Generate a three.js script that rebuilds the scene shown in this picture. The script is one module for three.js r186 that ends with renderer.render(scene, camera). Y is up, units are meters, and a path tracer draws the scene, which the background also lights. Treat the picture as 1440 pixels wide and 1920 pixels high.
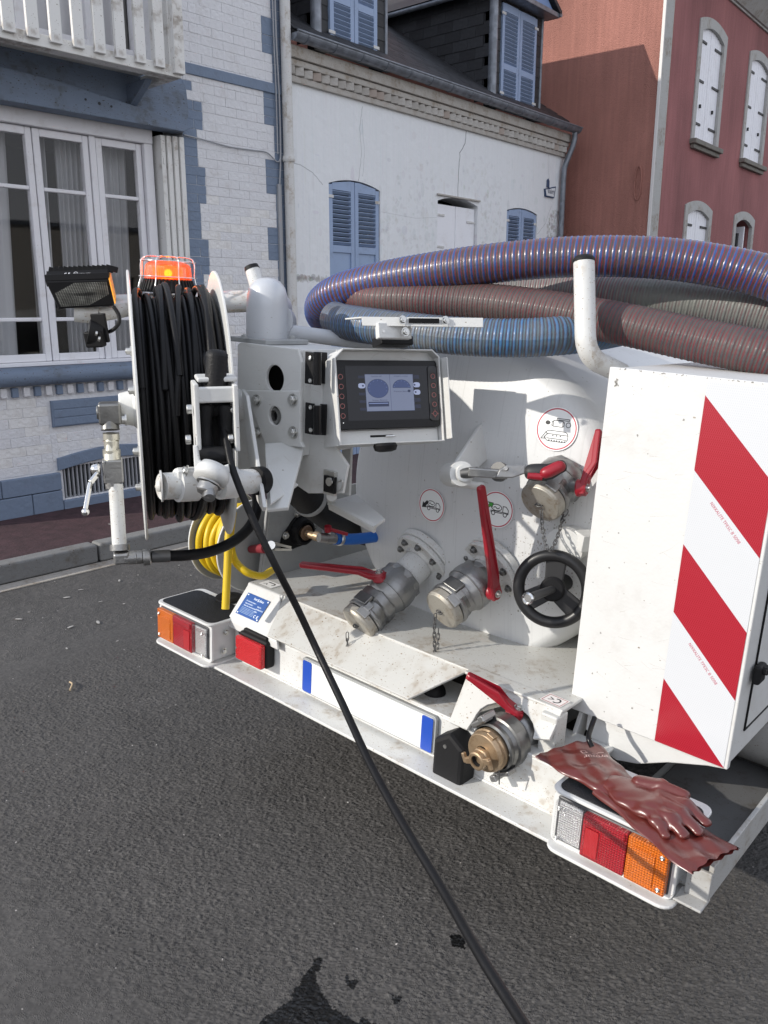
import * as THREE from 'three';
import { mergeGeometries } from 'three/addons/utils/BufferGeometryUtils.js';
import { RoundedBoxGeometry } from 'three/addons/geometries/RoundedBoxGeometry.js';
import { MarchingCubes } from 'three/addons/objects/MarchingCubes.js';

// ---------- camera, sky, sun, exposure ----------
const scene = new THREE.Scene();
const camera = new THREE.PerspectiveCamera(63.44, 0.75, 0.05, 400);
camera.position.set(0, 1.72, 0);
camera.rotation.order = 'YXZ';
camera.rotation.set(-13.9 * Math.PI / 180, 40 * Math.PI / 180, 0);
const renderer = new THREE.WebGLRenderer();
renderer.toneMapping = THREE.LinearToneMapping;
renderer.toneMappingExposure = 1.28;
renderer.shadowMap.enabled = true;

const SUN = new THREE.Vector3(-0.42, 0.425, 0.81).normalize();      // towards the sun: behind the camera and a little to the left
const SKY_GAIN = 0.89, SUN_POWER = 3.0;
const sun = new THREE.DirectionalLight(new THREE.Color(1, 0.94, 0.85), SUN_POWER);
sun.position.copy(SUN).multiplyScalar(40);
sun.castShadow = true; sun.shadow.radius = 1.0; sun.shadow.mapSize.set(4096, 4096);
Object.assign(sun.shadow.camera, { left: -16, right: 16, top: 16, bottom: -16, near: 1, far: 90 });
scene.add(sun, sun.target);

// ---------- noise ----------
function rng(seed) { let s = seed >>> 0; return () => { s = (s + 0x6d2b79f5) | 0; let t = Math.imul(s ^ (s >>> 15), 1 | s); t = (t + Math.imul(t ^ (t >>> 7), 61 | t)) ^ t; return ((t ^ (t >>> 14)) >>> 0) / 4294967296; }; }
const hash = (x, y, z = 0) => { let h = Math.imul(x | 0, 374761393) ^ Math.imul(y | 0, 668265263) ^ Math.imul(z | 0, 2147483629); h = Math.imul(h ^ (h >>> 13), 1274126177); return ((h ^ (h >>> 16)) >>> 0) / 4294967296; };
const sm = (t) => t * t * (3 - 2 * t), lerp = (a, b, t) => a + (b - a) * t, clamp = (x, a = 0, b = 1) => Math.min(b, Math.max(a, x));
const step = (a, b, x) => sm(clamp((x - a) / (b - a)));
function noise(x, y, px = 0, py = 0, seed = 0) {                      // value noise, periodic over px, py cells if given
  const xi = Math.floor(x), yi = Math.floor(y), u = sm(x - xi), v = sm(y - yi);
  const w = (n, p) => (p ? ((n % p) + p) % p : n);
  const a = hash(w(xi, px), w(yi, py), seed), b = hash(w(xi + 1, px), w(yi, py), seed), c = hash(w(xi, px), w(yi + 1, py), seed), d = hash(w(xi + 1, px), w(yi + 1, py), seed);
  return lerp(lerp(a, b, u), lerp(c, d, u), v);
}
function fbm(x, y, px, py, seed = 0, n = 4) { let s = 0, a = 0.5; for (let k = 0; k < n; k++) { s += a * noise(x, y, px, py, seed + k); x *= 2; y *= 2; px *= 2; py *= 2; a *= 0.5; } return s / (1 - Math.pow(0.5, n)); }
function noise3(x, y, z, seed = 0) {
  const xi = Math.floor(x), yi = Math.floor(y), zi = Math.floor(z), u = sm(x - xi), v = sm(y - yi), w = sm(z - zi);
  const h = (a, b, c) => hash(xi + a + seed * 57, yi + b, zi + c);
  return lerp(lerp(lerp(h(0, 0, 0), h(1, 0, 0), u), lerp(h(0, 1, 0), h(1, 1, 0), u), v), lerp(lerp(h(0, 0, 1), h(1, 0, 1), u), lerp(h(0, 1, 1), h(1, 1, 1), u), v), w);
}

// ---------- sky ----------
{
  const w = 512, h = 256, data = new Float32Array(w * h * 4);
  for (let j = 0; j < h; j++) for (let i = 0; i < w; i++) {
    const lat = ((j + 0.5) / h - 0.5) * Math.PI, up = Math.max(0, Math.sin(lat)), lon = (i + 0.5) / w;
    const cloud = step(0.5, 0.78, fbm(lon * 10, lat * 3.5, 10, 0, 5, 5)) * step(-0.02, 0.12, up) * 0.75;
    const t = Math.pow(up, 0.45), o = (j * w + i) * 4;
    const sky = [lerp(1.36, 0.5, t), lerp(1.35, 0.58, t), lerp(1.37, 0.76, t)], c = [1.3, 1.3, 1.32];
    const low = lat < 0 ? 0.35 : 1;
    for (let k = 0; k < 3; k++) data[o + k] = lerp(sky[k], c[k], cloud) * SKY_GAIN * low;
    data[o + 3] = 1;
  }
  const t = new THREE.DataTexture(data, w, h, THREE.RGBAFormat, THREE.FloatType);
  t.mapping = THREE.EquirectangularReflectionMapping; t.magFilter = t.minFilter = THREE.LinearFilter; t.wrapS = THREE.RepeatWrapping; t.needsUpdate = true;
  scene.background = t; scene.environment = t;
}

// ---------- naming ----------
const taken = new Map();
function numbered(name) { const n = taken.get(name) || 0; taken.set(name, n + 1); return n ? name + '_' + String(n).padStart(3, '0') : name; }
function tag(o, label, category, group, kind) { if (label) o.userData.label = label; if (category) o.userData.category = category; if (group) o.userData.group = group; if (kind) o.userData.kind = kind; return o; }
function thing(name, label, category, group) { const g = new THREE.Group(); g.name = numbered(name); scene.add(g); return tag(g, label, category, group); }
const TRUCK_AT = [-1.58269, 0, -1.69524];
const TRUCK_TURN = new THREE.Matrix4().makeBasis(new THREE.Vector3(0.998577, -0.046442, 0.026216), new THREE.Vector3(0.04696, 0.998706, -0.019536), new THREE.Vector3(-0.025275, 0.02074, 0.999465));
function onTruck(o) { o.position.set(...TRUCK_AT); o.quaternion.setFromRotationMatrix(TRUCK_TURN); return o; }   // the truck leans a little to its right
// ---------- geometry helpers: points are [x, y, z] in metres ----------
const V = (a) => new THREE.Vector3(a[0], a[1], a[2]);
const add = (a, b, k = 1) => [a[0] + b[0] * k, a[1] + b[1] * k, a[2] + b[2] * k], sub = (a, b) => [a[0] - b[0], a[1] - b[1], a[2] - b[2]];
const mul = (a, k) => [a[0] * k, a[1] * k, a[2] * k], mid = (a, b, t = 0.5) => [lerp(a[0], b[0], t), lerp(a[1], b[1], t), lerp(a[2], b[2], t)];
const len = (a) => Math.hypot(...a), unit = (a) => mul(a, 1 / len(a)), dot = (a, b) => a[0] * b[0] + a[1] * b[1] + a[2] * b[2];
const cross = (a, b) => [a[1] * b[2] - a[2] * b[1], a[2] * b[0] - a[0] * b[2], a[0] * b[1] - a[1] * b[0]];
function basis(o, x, y, z) { return new THREE.Matrix4().makeBasis(V(x), V(y), V(z)).setPosition(o[0], o[1], o[2]); }
function axes(axis, hint) {                                          // unit vectors [u, axis, w] round an axis
  const y = unit(axis); let h = hint || (Math.abs(y[1]) > 0.9 ? [1, 0, 0] : [0, 1, 0]);
  let x = unit(cross(y, cross(h, y))); return [x, y, cross(x, y)];
}
function along(o, axis, hint) { const [x, y, z] = axes(axis, hint); return basis(o, x, y, z); }
function flatten(g) {                                                // non-indexed, only position, normal, uv (in metres) and colour
  if (g.index) { const keep = g.userData; g = g.toNonIndexed(); g.userData = keep; }
  for (const k of Object.keys(g.attributes)) if (!['position', 'normal', 'uv', 'color'].includes(k)) g.deleteAttribute(k);
  if (!g.attributes.normal) g.computeVertexNormals();
  if (!g.userData.ownUv) {
    const p = g.attributes.position, n = g.attributes.normal, uv = new Float32Array(p.count * 2);
    for (let i = 0; i < p.count; i += 3) {
      let nx = 0, ny = 0, nz = 0; for (let k = 0; k < 3; k++) { nx += Math.abs(n.getX(i + k)); ny += Math.abs(n.getY(i + k)); nz += Math.abs(n.getZ(i + k)); }
      for (let k = i; k < i + 3; k++) {
        const x = p.getX(k), y = p.getY(k), z = p.getZ(k);
        if (ny >= nx && ny >= nz) { uv[2 * k] = x; uv[2 * k + 1] = z; } else if (nx >= nz) { uv[2 * k] = z; uv[2 * k + 1] = y; } else { uv[2 * k] = x; uv[2 * k + 1] = y; }
      }
    }
    g.setAttribute('uv', new THREE.BufferAttribute(uv, 2));
  }
  return g;
}
function join(list) {
  list = list.flat(3).filter(Boolean).map(flatten);
  const color = list.some((g) => g.attributes.color);
  if (color) for (const g of list) if (!g.attributes.color) g.setAttribute('color', new THREE.BufferAttribute(new Float32Array(g.attributes.position.count * 3).fill(1), 3));
  return list.length === 1 ? list[0] : mergeGeometries(list);
}
function mesh(name, geos, mat, parent = scene, label) {
  const m = new THREE.Mesh(Array.isArray(geos) ? join(geos) : flatten(geos), mat);
  m.name = parent === scene ? numbered(name) : name; m.castShadow = m.receiveShadow = true; parent.add(m);
  if (label) m.userData.label = label;
  return m;
}
const B = (c, s, r = 0.003, seg = 2) => { const g = r > 0 ? new RoundedBoxGeometry(s[0], s[1], s[2], seg, Math.min(r, s[0] / 2.01, s[1] / 2.01, s[2] / 2.01)) : new THREE.BoxGeometry(...s); return g.translate(c[0], c[1], c[2]); };
const B2 = (a, b, r = 0.003) => B(mid(a, b), [0, 1, 2].map((k) => Math.abs(a[k] - b[k])), r);
function OB(c, x, y, s, r = 0.003) {                                 // a box with its own axes x, y (z follows)
  const X = unit(x), Z = unit(cross(X, y)), Y = cross(Z, X), g = B([0, 0, 0], s, r); return g.applyMatrix4(basis(c, X, Y, Z));
}
function bar(a, b, w, t, up = [0, 1, 0], r = 0.002) { return OB(mid(a, b), sub(b, a), up, [len(sub(b, a)), w, t], r); }
function rod(a, b, r0, r1 = r0, seg = 20) { const d = sub(b, a), g = new THREE.CylinderGeometry(r1, r0, len(d), seg); return g.applyMatrix4(along(mid(a, b), d)); }
function turn(profile, o, axis, seg = 28, hint) {                    // [radius, height] pairs spun round an axis from o; edges stay crisp
  const gs = [];
  for (let k = 0; k + 1 < profile.length; k++) { const [a, b] = [profile[k], profile[k + 1]]; if (a[0] === b[0] && a[1] === b[1]) continue; gs.push(new THREE.LatheGeometry([new THREE.Vector2(a[0], a[1]), new THREE.Vector2(b[0], b[1])], seg)); }
  return join(gs).applyMatrix4(along(o, axis, hint));
}
function turnSmooth(profile, o, axis, seg = 32) { return new THREE.LatheGeometry(profile.map((p) => new THREE.Vector2(p[0], p[1])), seg).applyMatrix4(along(o, axis)); }
function hex(o, axis, r, h, hint) { const c = 0.12 * r; return turn([[0, 0], [r, 0], [r, h - c], [r - c, h], [0, h]], o, axis, 6, hint); }
function bolt(o, axis, r, h) { const a = unit(axis); return [turn([[0, 0], [r * 1.35, 0], [r * 1.35, h * 0.25], [r, h * 0.25]], o, a, 16), hex(add(o, a, h * 0.2), a, r, h * 0.8), turn([[r * 0.45, 0], [r * 0.45, 0.002], [0, 0.002]], add(o, a, h), a, 10)]; }
const curve = (pts, closed, tension = 0.5) => new THREE.CatmullRomCurve3(pts.map(V), !!closed, 'centripetal', tension);
function tube(pts, r, n = 40, rs = 12, closed = false) {
  const c = pts.isCurve ? pts : curve(pts, closed), g = [new THREE.TubeGeometry(c, n, r, rs, closed)];
  if (!closed) for (const t of [0, 1]) { const p = c.getPointAt(t), d = c.getTangentAt(t).multiplyScalar(t ? 1 : -1); g.push(new THREE.CircleGeometry(r, rs).applyMatrix4(basis([p.x, p.y, p.z], ...(() => { const [x, y, z] = axes([d.x, d.y, d.z]); return [z, x, y]; })()))); }
  return g;
}
function bent(pts, r, bend, n = 8, rs = 14) {                        // straight pipe runs joined by arcs of about that radius
  const path = new THREE.CurvePath(); let last = pts[0];
  for (let k = 1; k < pts.length - 1; k++) {
    const a = unit(sub(pts[k - 1], pts[k])), b = unit(sub(pts[k + 1], pts[k])), p = add(pts[k], a, bend), q = add(pts[k], b, bend);
    path.add(new THREE.LineCurve3(V(last), V(p))); path.add(new THREE.QuadraticBezierCurve3(V(p), V(pts[k]), V(q))); last = q;
  }
  path.add(new THREE.LineCurve3(V(last), V(pts[pts.length - 1])));
  return tube(Object.assign(path, { isCurve: true }), r, n * pts.length, rs);
}
function slab(pts, t, bevel = 0.0015, holes = []) {                  // a flat plate: the polygon's plane is its front, thickness t behind it
  let n = [0, 0, 0]; pts.forEach((p, i) => { n = add(n, cross(p, pts[(i + 1) % pts.length])); }); n = unit(n);
  const u = unit(sub(sub(pts[1], pts[0]), mul(n, dot(n, sub(pts[1], pts[0]))))), v = cross(n, u), o = pts[0];
  const to = (p) => new THREE.Vector2(dot(sub(p, o), u), dot(sub(p, o), v));
  const s = new THREE.Shape(pts.map(to)); for (const [c, r] of holes) { const q = to(c), h = new THREE.Path(); h.absarc(q.x, q.y, r, 0, Math.PI * 2, true); s.holes.push(h); }
  const g = new THREE.ExtrudeGeometry(s, { depth: Math.max(0.0002, t - 2 * bevel), bevelEnabled: bevel > 0, bevelThickness: bevel, bevelSize: bevel, bevelOffset: -bevel, bevelSegments: 2, curveSegments: 24 });
  return g.translate(0, 0, -t + bevel).applyMatrix4(basis(o, u, v, n));
}
function face(a, b, d) {                                             // one quad from corner a along a-b and a-d, uv 0..1
  const u = sub(b, a), v = sub(d, a), g = new THREE.PlaneGeometry(len(u), len(v)); const X = unit(u), N = unit(cross(u, v)), Y = cross(N, X);
  g.applyMatrix4(basis(add(add(a, u, 0.5), v, 0.5), X, Y, N)); g.userData.ownUv = true; return g;
}
function outline(pts2, depth, bevel = 0, at = [0, 0, 0], x = [1, 0, 0], y = [0, 1, 0], holes = []) {   // a 2D outline extruded along x cross y, front face at `at`
  const s = new THREE.Shape(pts2.map((p) => new THREE.Vector2(p[0], p[1]))); for (const h of holes) s.holes.push(new THREE.Path(h.map((p) => new THREE.Vector2(p[0], p[1]))));
  const g = new THREE.ExtrudeGeometry(s, { depth: depth - 2 * bevel, bevelEnabled: bevel > 0, bevelThickness: bevel, bevelSize: bevel, bevelOffset: -bevel, bevelSegments: 2, curveSegments: 20 });
  const X = unit(x), Z = unit(cross(X, y)), Y = cross(Z, X); return g.translate(0, 0, -depth + bevel).applyMatrix4(basis(at, X, Y, Z));
}
const rect = (x0, y0, x1, y1) => [[x0, y0], [x1, y0], [x1, y1], [x0, y1]];
function roundRect(x0, y0, x1, y1, r, n = 5) { const p = []; for (const [cx, cy, a] of [[x1 - r, y0 + r, -0.5], [x1 - r, y1 - r, 0], [x0 + r, y1 - r, 0.5], [x0 + r, y0 + r, 1]]) for (let k = 0; k <= n; k++) { const t = (a + 0.5 * k / n) * Math.PI; p.push([cx + r * Math.cos(t), cy + r * Math.sin(t)]); } return p; }
function chain(pts, n, s = 1) {                                      // welded links along a path
  const c = curve(pts), gs = [];
  for (let k = 0; k < n; k++) {
    const a = c.getPointAt(k / n), b = c.getPointAt((k + 1) / n), m = a.clone().add(b).multiplyScalar(0.5), d = b.clone().sub(a), L = d.length() * 0.78;
    const w = 0.0042 * s, ring = []; for (let i = 0; i < 14; i++) { const t = i / 14 * Math.PI * 2; ring.push([Math.cos(t) * w, Math.sign(Math.sin(t)) * (L - w) * (Math.abs(Math.sin(t)) > 0.2 ? 1 : 0.6) + Math.sin(t) * w * 0.8, 0]); }
    const g = tube(ring, 0.0015 * s, 18, 5, true)[0]; g.rotateY(k % 2 ? 0.5 : 0.5 + Math.PI / 2); gs.push(g.applyMatrix4(along([m.x, m.y, m.z], [d.x, d.y, d.z])));
  }
  return gs;
}

// ---------- textures ----------
function dataTex(n, f, srgb, repeat = 1, ny = n) {                   // f(u, v) in 0..1 -> grey or [r, g, b] in 0..1, periodic
  const d = new Uint8Array(n * ny * 4);
  for (let j = 0; j < ny; j++) for (let i = 0; i < n; i++) { const c = f((i + 0.5) / n, (j + 0.5) / ny), o = (j * n + i) * 4; if (typeof c === 'number') d[o] = d[o + 1] = d[o + 2] = clamp(c) * 255; else for (let k = 0; k < 3; k++) d[o + k] = clamp(c[k]) * 255; d[o + 3] = 255; }
  const t = new THREE.DataTexture(d, n, ny); t.wrapS = t.wrapT = THREE.RepeatWrapping; t.magFilter = THREE.LinearFilter; t.minFilter = THREE.LinearMipmapLinearFilter; t.generateMipmaps = true;
  if (srgb) t.colorSpace = THREE.SRGBColorSpace; const r = Array.isArray(repeat) ? repeat : [repeat, repeat]; t.repeat.set(r[0], r[1]); t.needsUpdate = true; return t;
}
function again(t, r) { const c = t.clone(); const q = Array.isArray(r) ? r : [r, r]; c.repeat.set(q[0], q[1]); c.needsUpdate = true; return c; }
function canvasTex(w, h, draw) {
  const c = document.createElement('canvas'); c.width = w; c.height = h; draw(c.getContext('2d'), w, h);
  const t = new THREE.CanvasTexture(c); t.colorSpace = THREE.SRGBColorSpace; t.magFilter = THREE.LinearFilter; return t;
}
const grainTex = dataTex(256, (u, v) => 0.5 + (fbm(u * 40, v * 40, 40, 40, 3, 3) - 0.5) * 1.2, false, 4);          // fine grain, 0.25 m
const patchTex = dataTex(512, (u, v) => fbm(u * 9, v * 9, 9, 9, 8, 6), false, 1);                                       // soft patches, 1 m
function worley(u, v, n, seed, jitter = 0.95) {                      // nearest and second nearest feature distance, and the cell's own number
  const x = u * n, y = v * n, xi = Math.floor(x), yi = Math.floor(y); let a = 9, b = 9, id = 0;
  for (let j = -1; j <= 1; j++) for (let i = -1; i <= 1; i++) {
    const cx = ((xi + i) % n + n) % n, cy = ((yi + j) % n + n) % n, h1 = hash(cx, cy, seed), h2 = hash(cx, cy, seed + 77);
    const dx = xi + i + 0.5 + (h1 - 0.5) * jitter - x, dy = yi + j + 0.5 + (h2 - 0.5) * jitter - y, d = dx * dx + dy * dy;
    if (d < a) { b = a; a = d; id = hash(cx, cy, seed + 191); } else if (d < b) b = d;
  }
  return [Math.sqrt(a), Math.sqrt(b), id];
}

// ---------- materials ----------
const lin = (r, g, b) => new THREE.Color().setRGB(r, g, b);
function std(color, rough = 0.6, more = {}) { return new THREE.MeshStandardMaterial({ color: lin(...color), roughness: rough, ...more }); }
function phys(color, rough, more = {}) { return new THREE.MeshPhysicalMaterial({ color: lin(...color), roughness: rough, ...more }); }
// white paint: scuffs, specks and thin grime with their own outlines
function grime(n, specks, scuffs, amount, seed, brown = 0.5) {
  const r = rng(seed), s = 1024, base = new Float32Array(s * s);
  const put = (x, y, k) => { x = ((Math.floor(x) % s) + s) % s; y = ((Math.floor(y) % s) + s) % s; base[y * s + x] = Math.max(base[y * s + x], k); };
  for (let k = 0; k < specks; k++) { const x = r() * s, y = r() * s, q = r() < 0.12 ? 2.6 : 1.2, d = 0.25 + 0.6 * r(), e = 1 + r() * 1.8; for (let j = -5; j <= 5; j++) for (let i = -5; i <= 5; i++) if ((i / e) ** 2 + (j) ** 2 < q * q) put(x + i, y + j, d); }
  for (let k = 0; k < scuffs; k++) { let x = r() * s, y = r() * s, a = (r() - 0.5) * 1.2; const L = 20 + r() * 90, d = 0.12 + 0.4 * r(); for (let t = 0; t < L; t++) { a += (r() - 0.5) * 0.12; x += Math.cos(a); y += Math.sin(a); if (r() < 0.75) put(x, y, d * (1 - t / L)); } }
  return dataTex(s, (u, v) => {
    const p = fbm(u * 7, v * 7, 7, 7, seed, 6), q = fbm(u * 34, v * 34, 34, 34, seed + 9, 4), k = step(0.5, 0.78, p) * (0.35 + 0.9 * step(0.42, 0.7, q)) * amount + base[Math.floor(v * s) * s + Math.floor(u * s)];
    return [1 - k * (0.55 - 0.1 * brown), 1 - k * 0.58, 1 - k * (0.6 + 0.12 * brown)];
  }, true, n);
}
const cleanGrime = grime(1.4, 60, 60, 0.06, 11), deckGrime = grime(1.7, 1300, 90, 0.26, 29, 0.9), boxGrime = grime(1.3, 45, 120, 0.05, 47);
const paint = (map, tone = [0.64, 0.645, 0.63]) => phys(tone, 0.5, { map, clearcoat: 0.2, clearcoatRoughness: 0.25, bumpMap: grainTex, bumpScale: 0.00025 });
const M = {
  white: paint(cleanGrime), deck: paint(deckGrime, [0.56, 0.56, 0.535]), box: paint(boxGrime, [0.66, 0.665, 0.655]), tank: paint(again(cleanGrime, 0.8), [0.63, 0.64, 0.64]),
  pipe: paint(again(deckGrime, 2.2)),
  grey: std([0.33, 0.34, 0.34], 0.5, { map: again(cleanGrime, 2) }),
  steel: std([0.38, 0.38, 0.37], 0.36, { metalness: 0.9, map: again(patchTex, 3), bumpMap: grainTex, bumpScale: 0.0003 }),
  cast: std([0.34, 0.34, 0.335], 0.42, { metalness: 0.85, map: again(cleanGrime, 5), bumpMap: grainTex, bumpScale: 0.0006 }),
  capm: std([0.42, 0.4, 0.355], 0.5, { metalness: 0.6, map: again(deckGrime, 4) }),
  zinc: std([0.62, 0.62, 0.6], 0.3, { metalness: 0.95 }), dark: std([0.12, 0.12, 0.12], 0.5, { metalness: 0.6 }),
  chrome: std([0.75, 0.75, 0.74], 0.15, { metalness: 1 }),
  brass: std([0.42, 0.31, 0.2], 0.45, { metalness: 0.75, map: again(deckGrime, 6) }),
  rust: std([0.16, 0.1, 0.06], 0.8),
  red: phys([0.3, 0.008, 0.02], 0.42, { map: again(cleanGrime, 4), clearcoat: 0.2, clearcoatRoughness: 0.3 }),
  black: phys([0.01, 0.01, 0.011], 0.5, { specularIntensity: 0.4 }), blackGloss: phys([0.006, 0.006, 0.007], 0.2, { specularIntensity: 0.6 }), rubber: phys([0.013, 0.013, 0.014], 0.6, { specularIntensity: 0.45, bumpMap: grainTex, bumpScale: 0.0004 }),
  grip: phys([0.013, 0.013, 0.014], 0.5, { specularIntensity: 0.5, bumpMap: again(grainTex, 9), bumpScale: 0.0006 }),
  void: std([0.01, 0.01, 0.01], 0.9),
};

// ====================== THE SETTING ======================
M.metalMap = dataTex(512, (u, v) => 0.72 + 0.36 * (fbm(u * 12, v * 12, 12, 12, 21, 6) - 0.25), true, 2);
M.steel.map = M.metalMap;
// ---------- road ----------
const grainSize = 160;                                               // stones across a 1.6 m tile
const asphaltBump = dataTex(1024, (u, v) => {
  const wu = u + (fbm(u * 60, v * 60, 60, 60, 4, 2) - 0.5) * 0.008, wv = v + (fbm(u * 60, v * 60, 60, 60, 14, 2) - 0.5) * 0.008;
  const [a, b, id] = worley(wu, wv, grainSize, 3), [c, d, id2] = worley(wu, wv, 310, 9);
  const stone = step(0.02, 0.3, b - a) * (0.45 + 0.55 * id) * (1 - 0.35 * a), fine = step(0.02, 0.3, d - c) * (0.3 + 0.5 * id2);
  const hollow = step(0.3, 0.62, fbm(u * 46, v * 46, 46, 46, 6, 3));
  return clamp(0.1 + hollow * Math.max(stone * 0.85, fine * 0.7) + 0.08 * (fbm(u * 300, v * 300, 300, 300, 2, 2) - 0.5));
}, false, 1 / 1.6);
const asphaltColor = dataTex(1024, (u, v) => {
  const [a, b, id] = worley(u, v, grainSize, 3), s = hash(Math.floor(u * 420), Math.floor(v * 420), 5) > 0.9997 ? 0.4 : 0;
  const k = 0.3 + 0.05 * (id - 0.5) + 0.05 * (fbm(u * 8, v * 8, 8, 8, 31, 5) - 0.5) + 0.04 * (fbm(u * 200, v * 200, 200, 200, 7, 2) - 0.5) + s;
  return [k, k * 0.975, k * 0.955];
}, true, 1 / 1.6);
const asphalt = std([1, 1, 1], 0.82, { map: asphaltColor, bumpMap: asphaltBump, bumpScale: 0.006 });
{ // the road: one flat surface out to the horizon, with its stones as real relief where they are close enough to be told apart
  const road = new THREE.Group(); road.name = 'road'; road.userData.kind = 'structure'; scene.add(road);
  const X0 = -3.9, X1 = 0.8, Z0 = -3.3, Z1 = -0.65, part = (x0, z0, x1, z1) => new THREE.PlaneGeometry(x1 - x0, z1 - z0).rotateX(-Math.PI / 2).translate((x0 + x1) / 2, -0.001, (z0 + z1) / 2);
  mesh('asphalt', [part(-60, -90, 60, Z0 + 0.02), part(-60, Z1 - 0.02, 60, 60), part(-60, Z0 + 0.02, X0 + 0.02, Z1 - 0.02), part(X1 - 0.02, Z0 + 0.02, 60, Z1 - 0.02)], asphalt, road);
  const st = 0.004, nx = Math.ceil((X1 - X0) / st), nz = Math.ceil((Z1 - Z0) / st), pos = new Float32Array((nx + 1) * (nz + 1) * 3), uv = new Float32Array((nx + 1) * (nz + 1) * 2), dry = [], wet = [];
  const height = (x, z) => {
    const wx = x + 0.004 * (noise(x * 90, z * 90) - 0.5), wz = z + 0.004 * (noise(x * 90 + 40, z * 90) - 0.5), [a, b, id] = worley(wx / 8 + 0.5, wz / 8 + 0.5, 1120, 3);
    const hollow = step(0.3, 0.56, noise(x * 42, z * 42, 0, 0, 2) * 0.6 + noise(x * 95, z * 95, 0, 0, 3) * 0.4), stone = Math.pow(clamp((b - a) / 0.55), 0.6) * (0.5 + 0.5 * id);
    return -0.0085 + 0.0085 * stone * (0.7 + 0.3 * hollow) + 0.0012 * (noise(x * 9, z * 9, 0, 0, 8) - 0.5);
  };
  const edge = (x, z) => sm(clamp(Math.min(x - X0, X1 - x, z - Z0, Z1 - z) / 0.5));
  for (let j = 0, k = 0; j <= nz; j++) for (let i = 0; i <= nx; i++, k++) { const x = X0 + i * st, z = Z0 + j * st; pos[3 * k] = x; pos[3 * k + 1] = lerp(-0.001, height(x, z), edge(x, z)); pos[3 * k + 2] = z; uv[2 * k] = x; uv[2 * k + 1] = -z; }
  const poly = (pts) => new THREE.CatmullRomCurve3(pts.map((p) => new THREE.Vector3(p[0], 0, p[1])), true).getPoints(90);
  const spots = [poly([[-1.33, -1.06], [-1.318, -1.15], [-1.322, -1.2], [-1.342, -1.27], [-1.367, -1.335], [-1.345, -1.345], [-1.325, -1.3], [-1.285, -1.27], [-1.225, -1.25], [-1.16, -1.25], [-1.06, -1.3], [-0.95, -1.2], [-1.1, -0.85], [-1.35, -0.8]]), poly([[-1.25, -1.345], [-1.225, -1.35], [-1.215, -1.325], [-1.245, -1.32]]), poly([[-1.125, -1.645], [-1.095, -1.66], [-1.075, -1.63], [-1.105, -1.615]]), poly([[-1.13, -1.37], [-1.1, -1.38], [-1.1, -1.36]])];
  const inside = (x, z, p) => { let r = false; for (let i = 0, j = p.length - 1; i < p.length; j = i++) if ((p[i].z > z) !== (p[j].z > z) && x < (p[j].x - p[i].x) * (z - p[i].z) / (p[j].z - p[i].z) + p[i].x) r = !r; return r; };
  for (let j = 0; j < nz; j++) for (let i = 0; i < nx; i++) {
    const a = j * (nx + 1) + i, b = a + nx + 1, x = X0 + (i + 0.5) * st, z = Z0 + (j + 0.5) * st; let w = false;
    if (x > -1.5 && x < -0.9 && z > -1.75) { const jx = x + 0.02 * (noise(x * 70, z * 70, 0, 0, 5) - 0.5), jz = z + 0.02 * (noise(x * 70, z * 70, 0, 0, 6) - 0.5); w = spots.some((p) => inside(jx, jz, p)); }
    (w ? wet : dry).push(a, b, a + 1, b, b + 1, a + 1);
  }
  const whole = new THREE.BufferGeometry(); whole.setAttribute('position', new THREE.BufferAttribute(pos, 3)); whole.setAttribute('uv', new THREE.BufferAttribute(uv, 2)); whole.setIndex(dry.concat(wet)); whole.computeVertexNormals();
  const piece = (name, index, mat) => { const m = new Map(), P = [], N = [], U = [], I = index.map((v) => { if (!m.has(v)) { m.set(v, m.size); P.push(pos[3 * v], pos[3 * v + 1], pos[3 * v + 2]); N.push(whole.attributes.normal.getX(v), whole.attributes.normal.getY(v), whole.attributes.normal.getZ(v)); U.push(uv[2 * v], uv[2 * v + 1]); } return m.get(v); });
    const g = new THREE.BufferGeometry(); g.setAttribute('position', new THREE.Float32BufferAttribute(P, 3)); g.setAttribute('normal', new THREE.Float32BufferAttribute(N, 3)); g.setAttribute('uv', new THREE.Float32BufferAttribute(U, 2)); g.setIndex(I); const o = new THREE.Mesh(g, mat); o.name = name; o.castShadow = o.receiveShadow = true; road.add(o); };
  const fine = std([1, 1, 1], 0.8, { map: asphaltColor, bumpMap: again(asphaltBump, 1 / 0.9), bumpScale: 0.002 }), wetM = std([1, 1, 1], 0.35, { map: dataTex(64, (u, v) => 0.06 + 0.03 * noise(u * 20, v * 20, 20, 20), true, 3), bumpMap: again(asphaltBump, 1 / 0.9), bumpScale: 0.0012 });
  piece('asphalt_stones', dry, fine); piece('wet_patch', wet, wetM);
}
const FACE_L = (90 - 3.32) * Math.PI / 180;
function streetGroup(name, kind) { const g = new THREE.Group(); g.name = numbered(name); g.position.set(-6.27, 0, -2.84); g.rotation.y = FACE_L; scene.add(g); g.userData.kind = kind; return g; }   // x runs along the pavement, z towards the road
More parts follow.
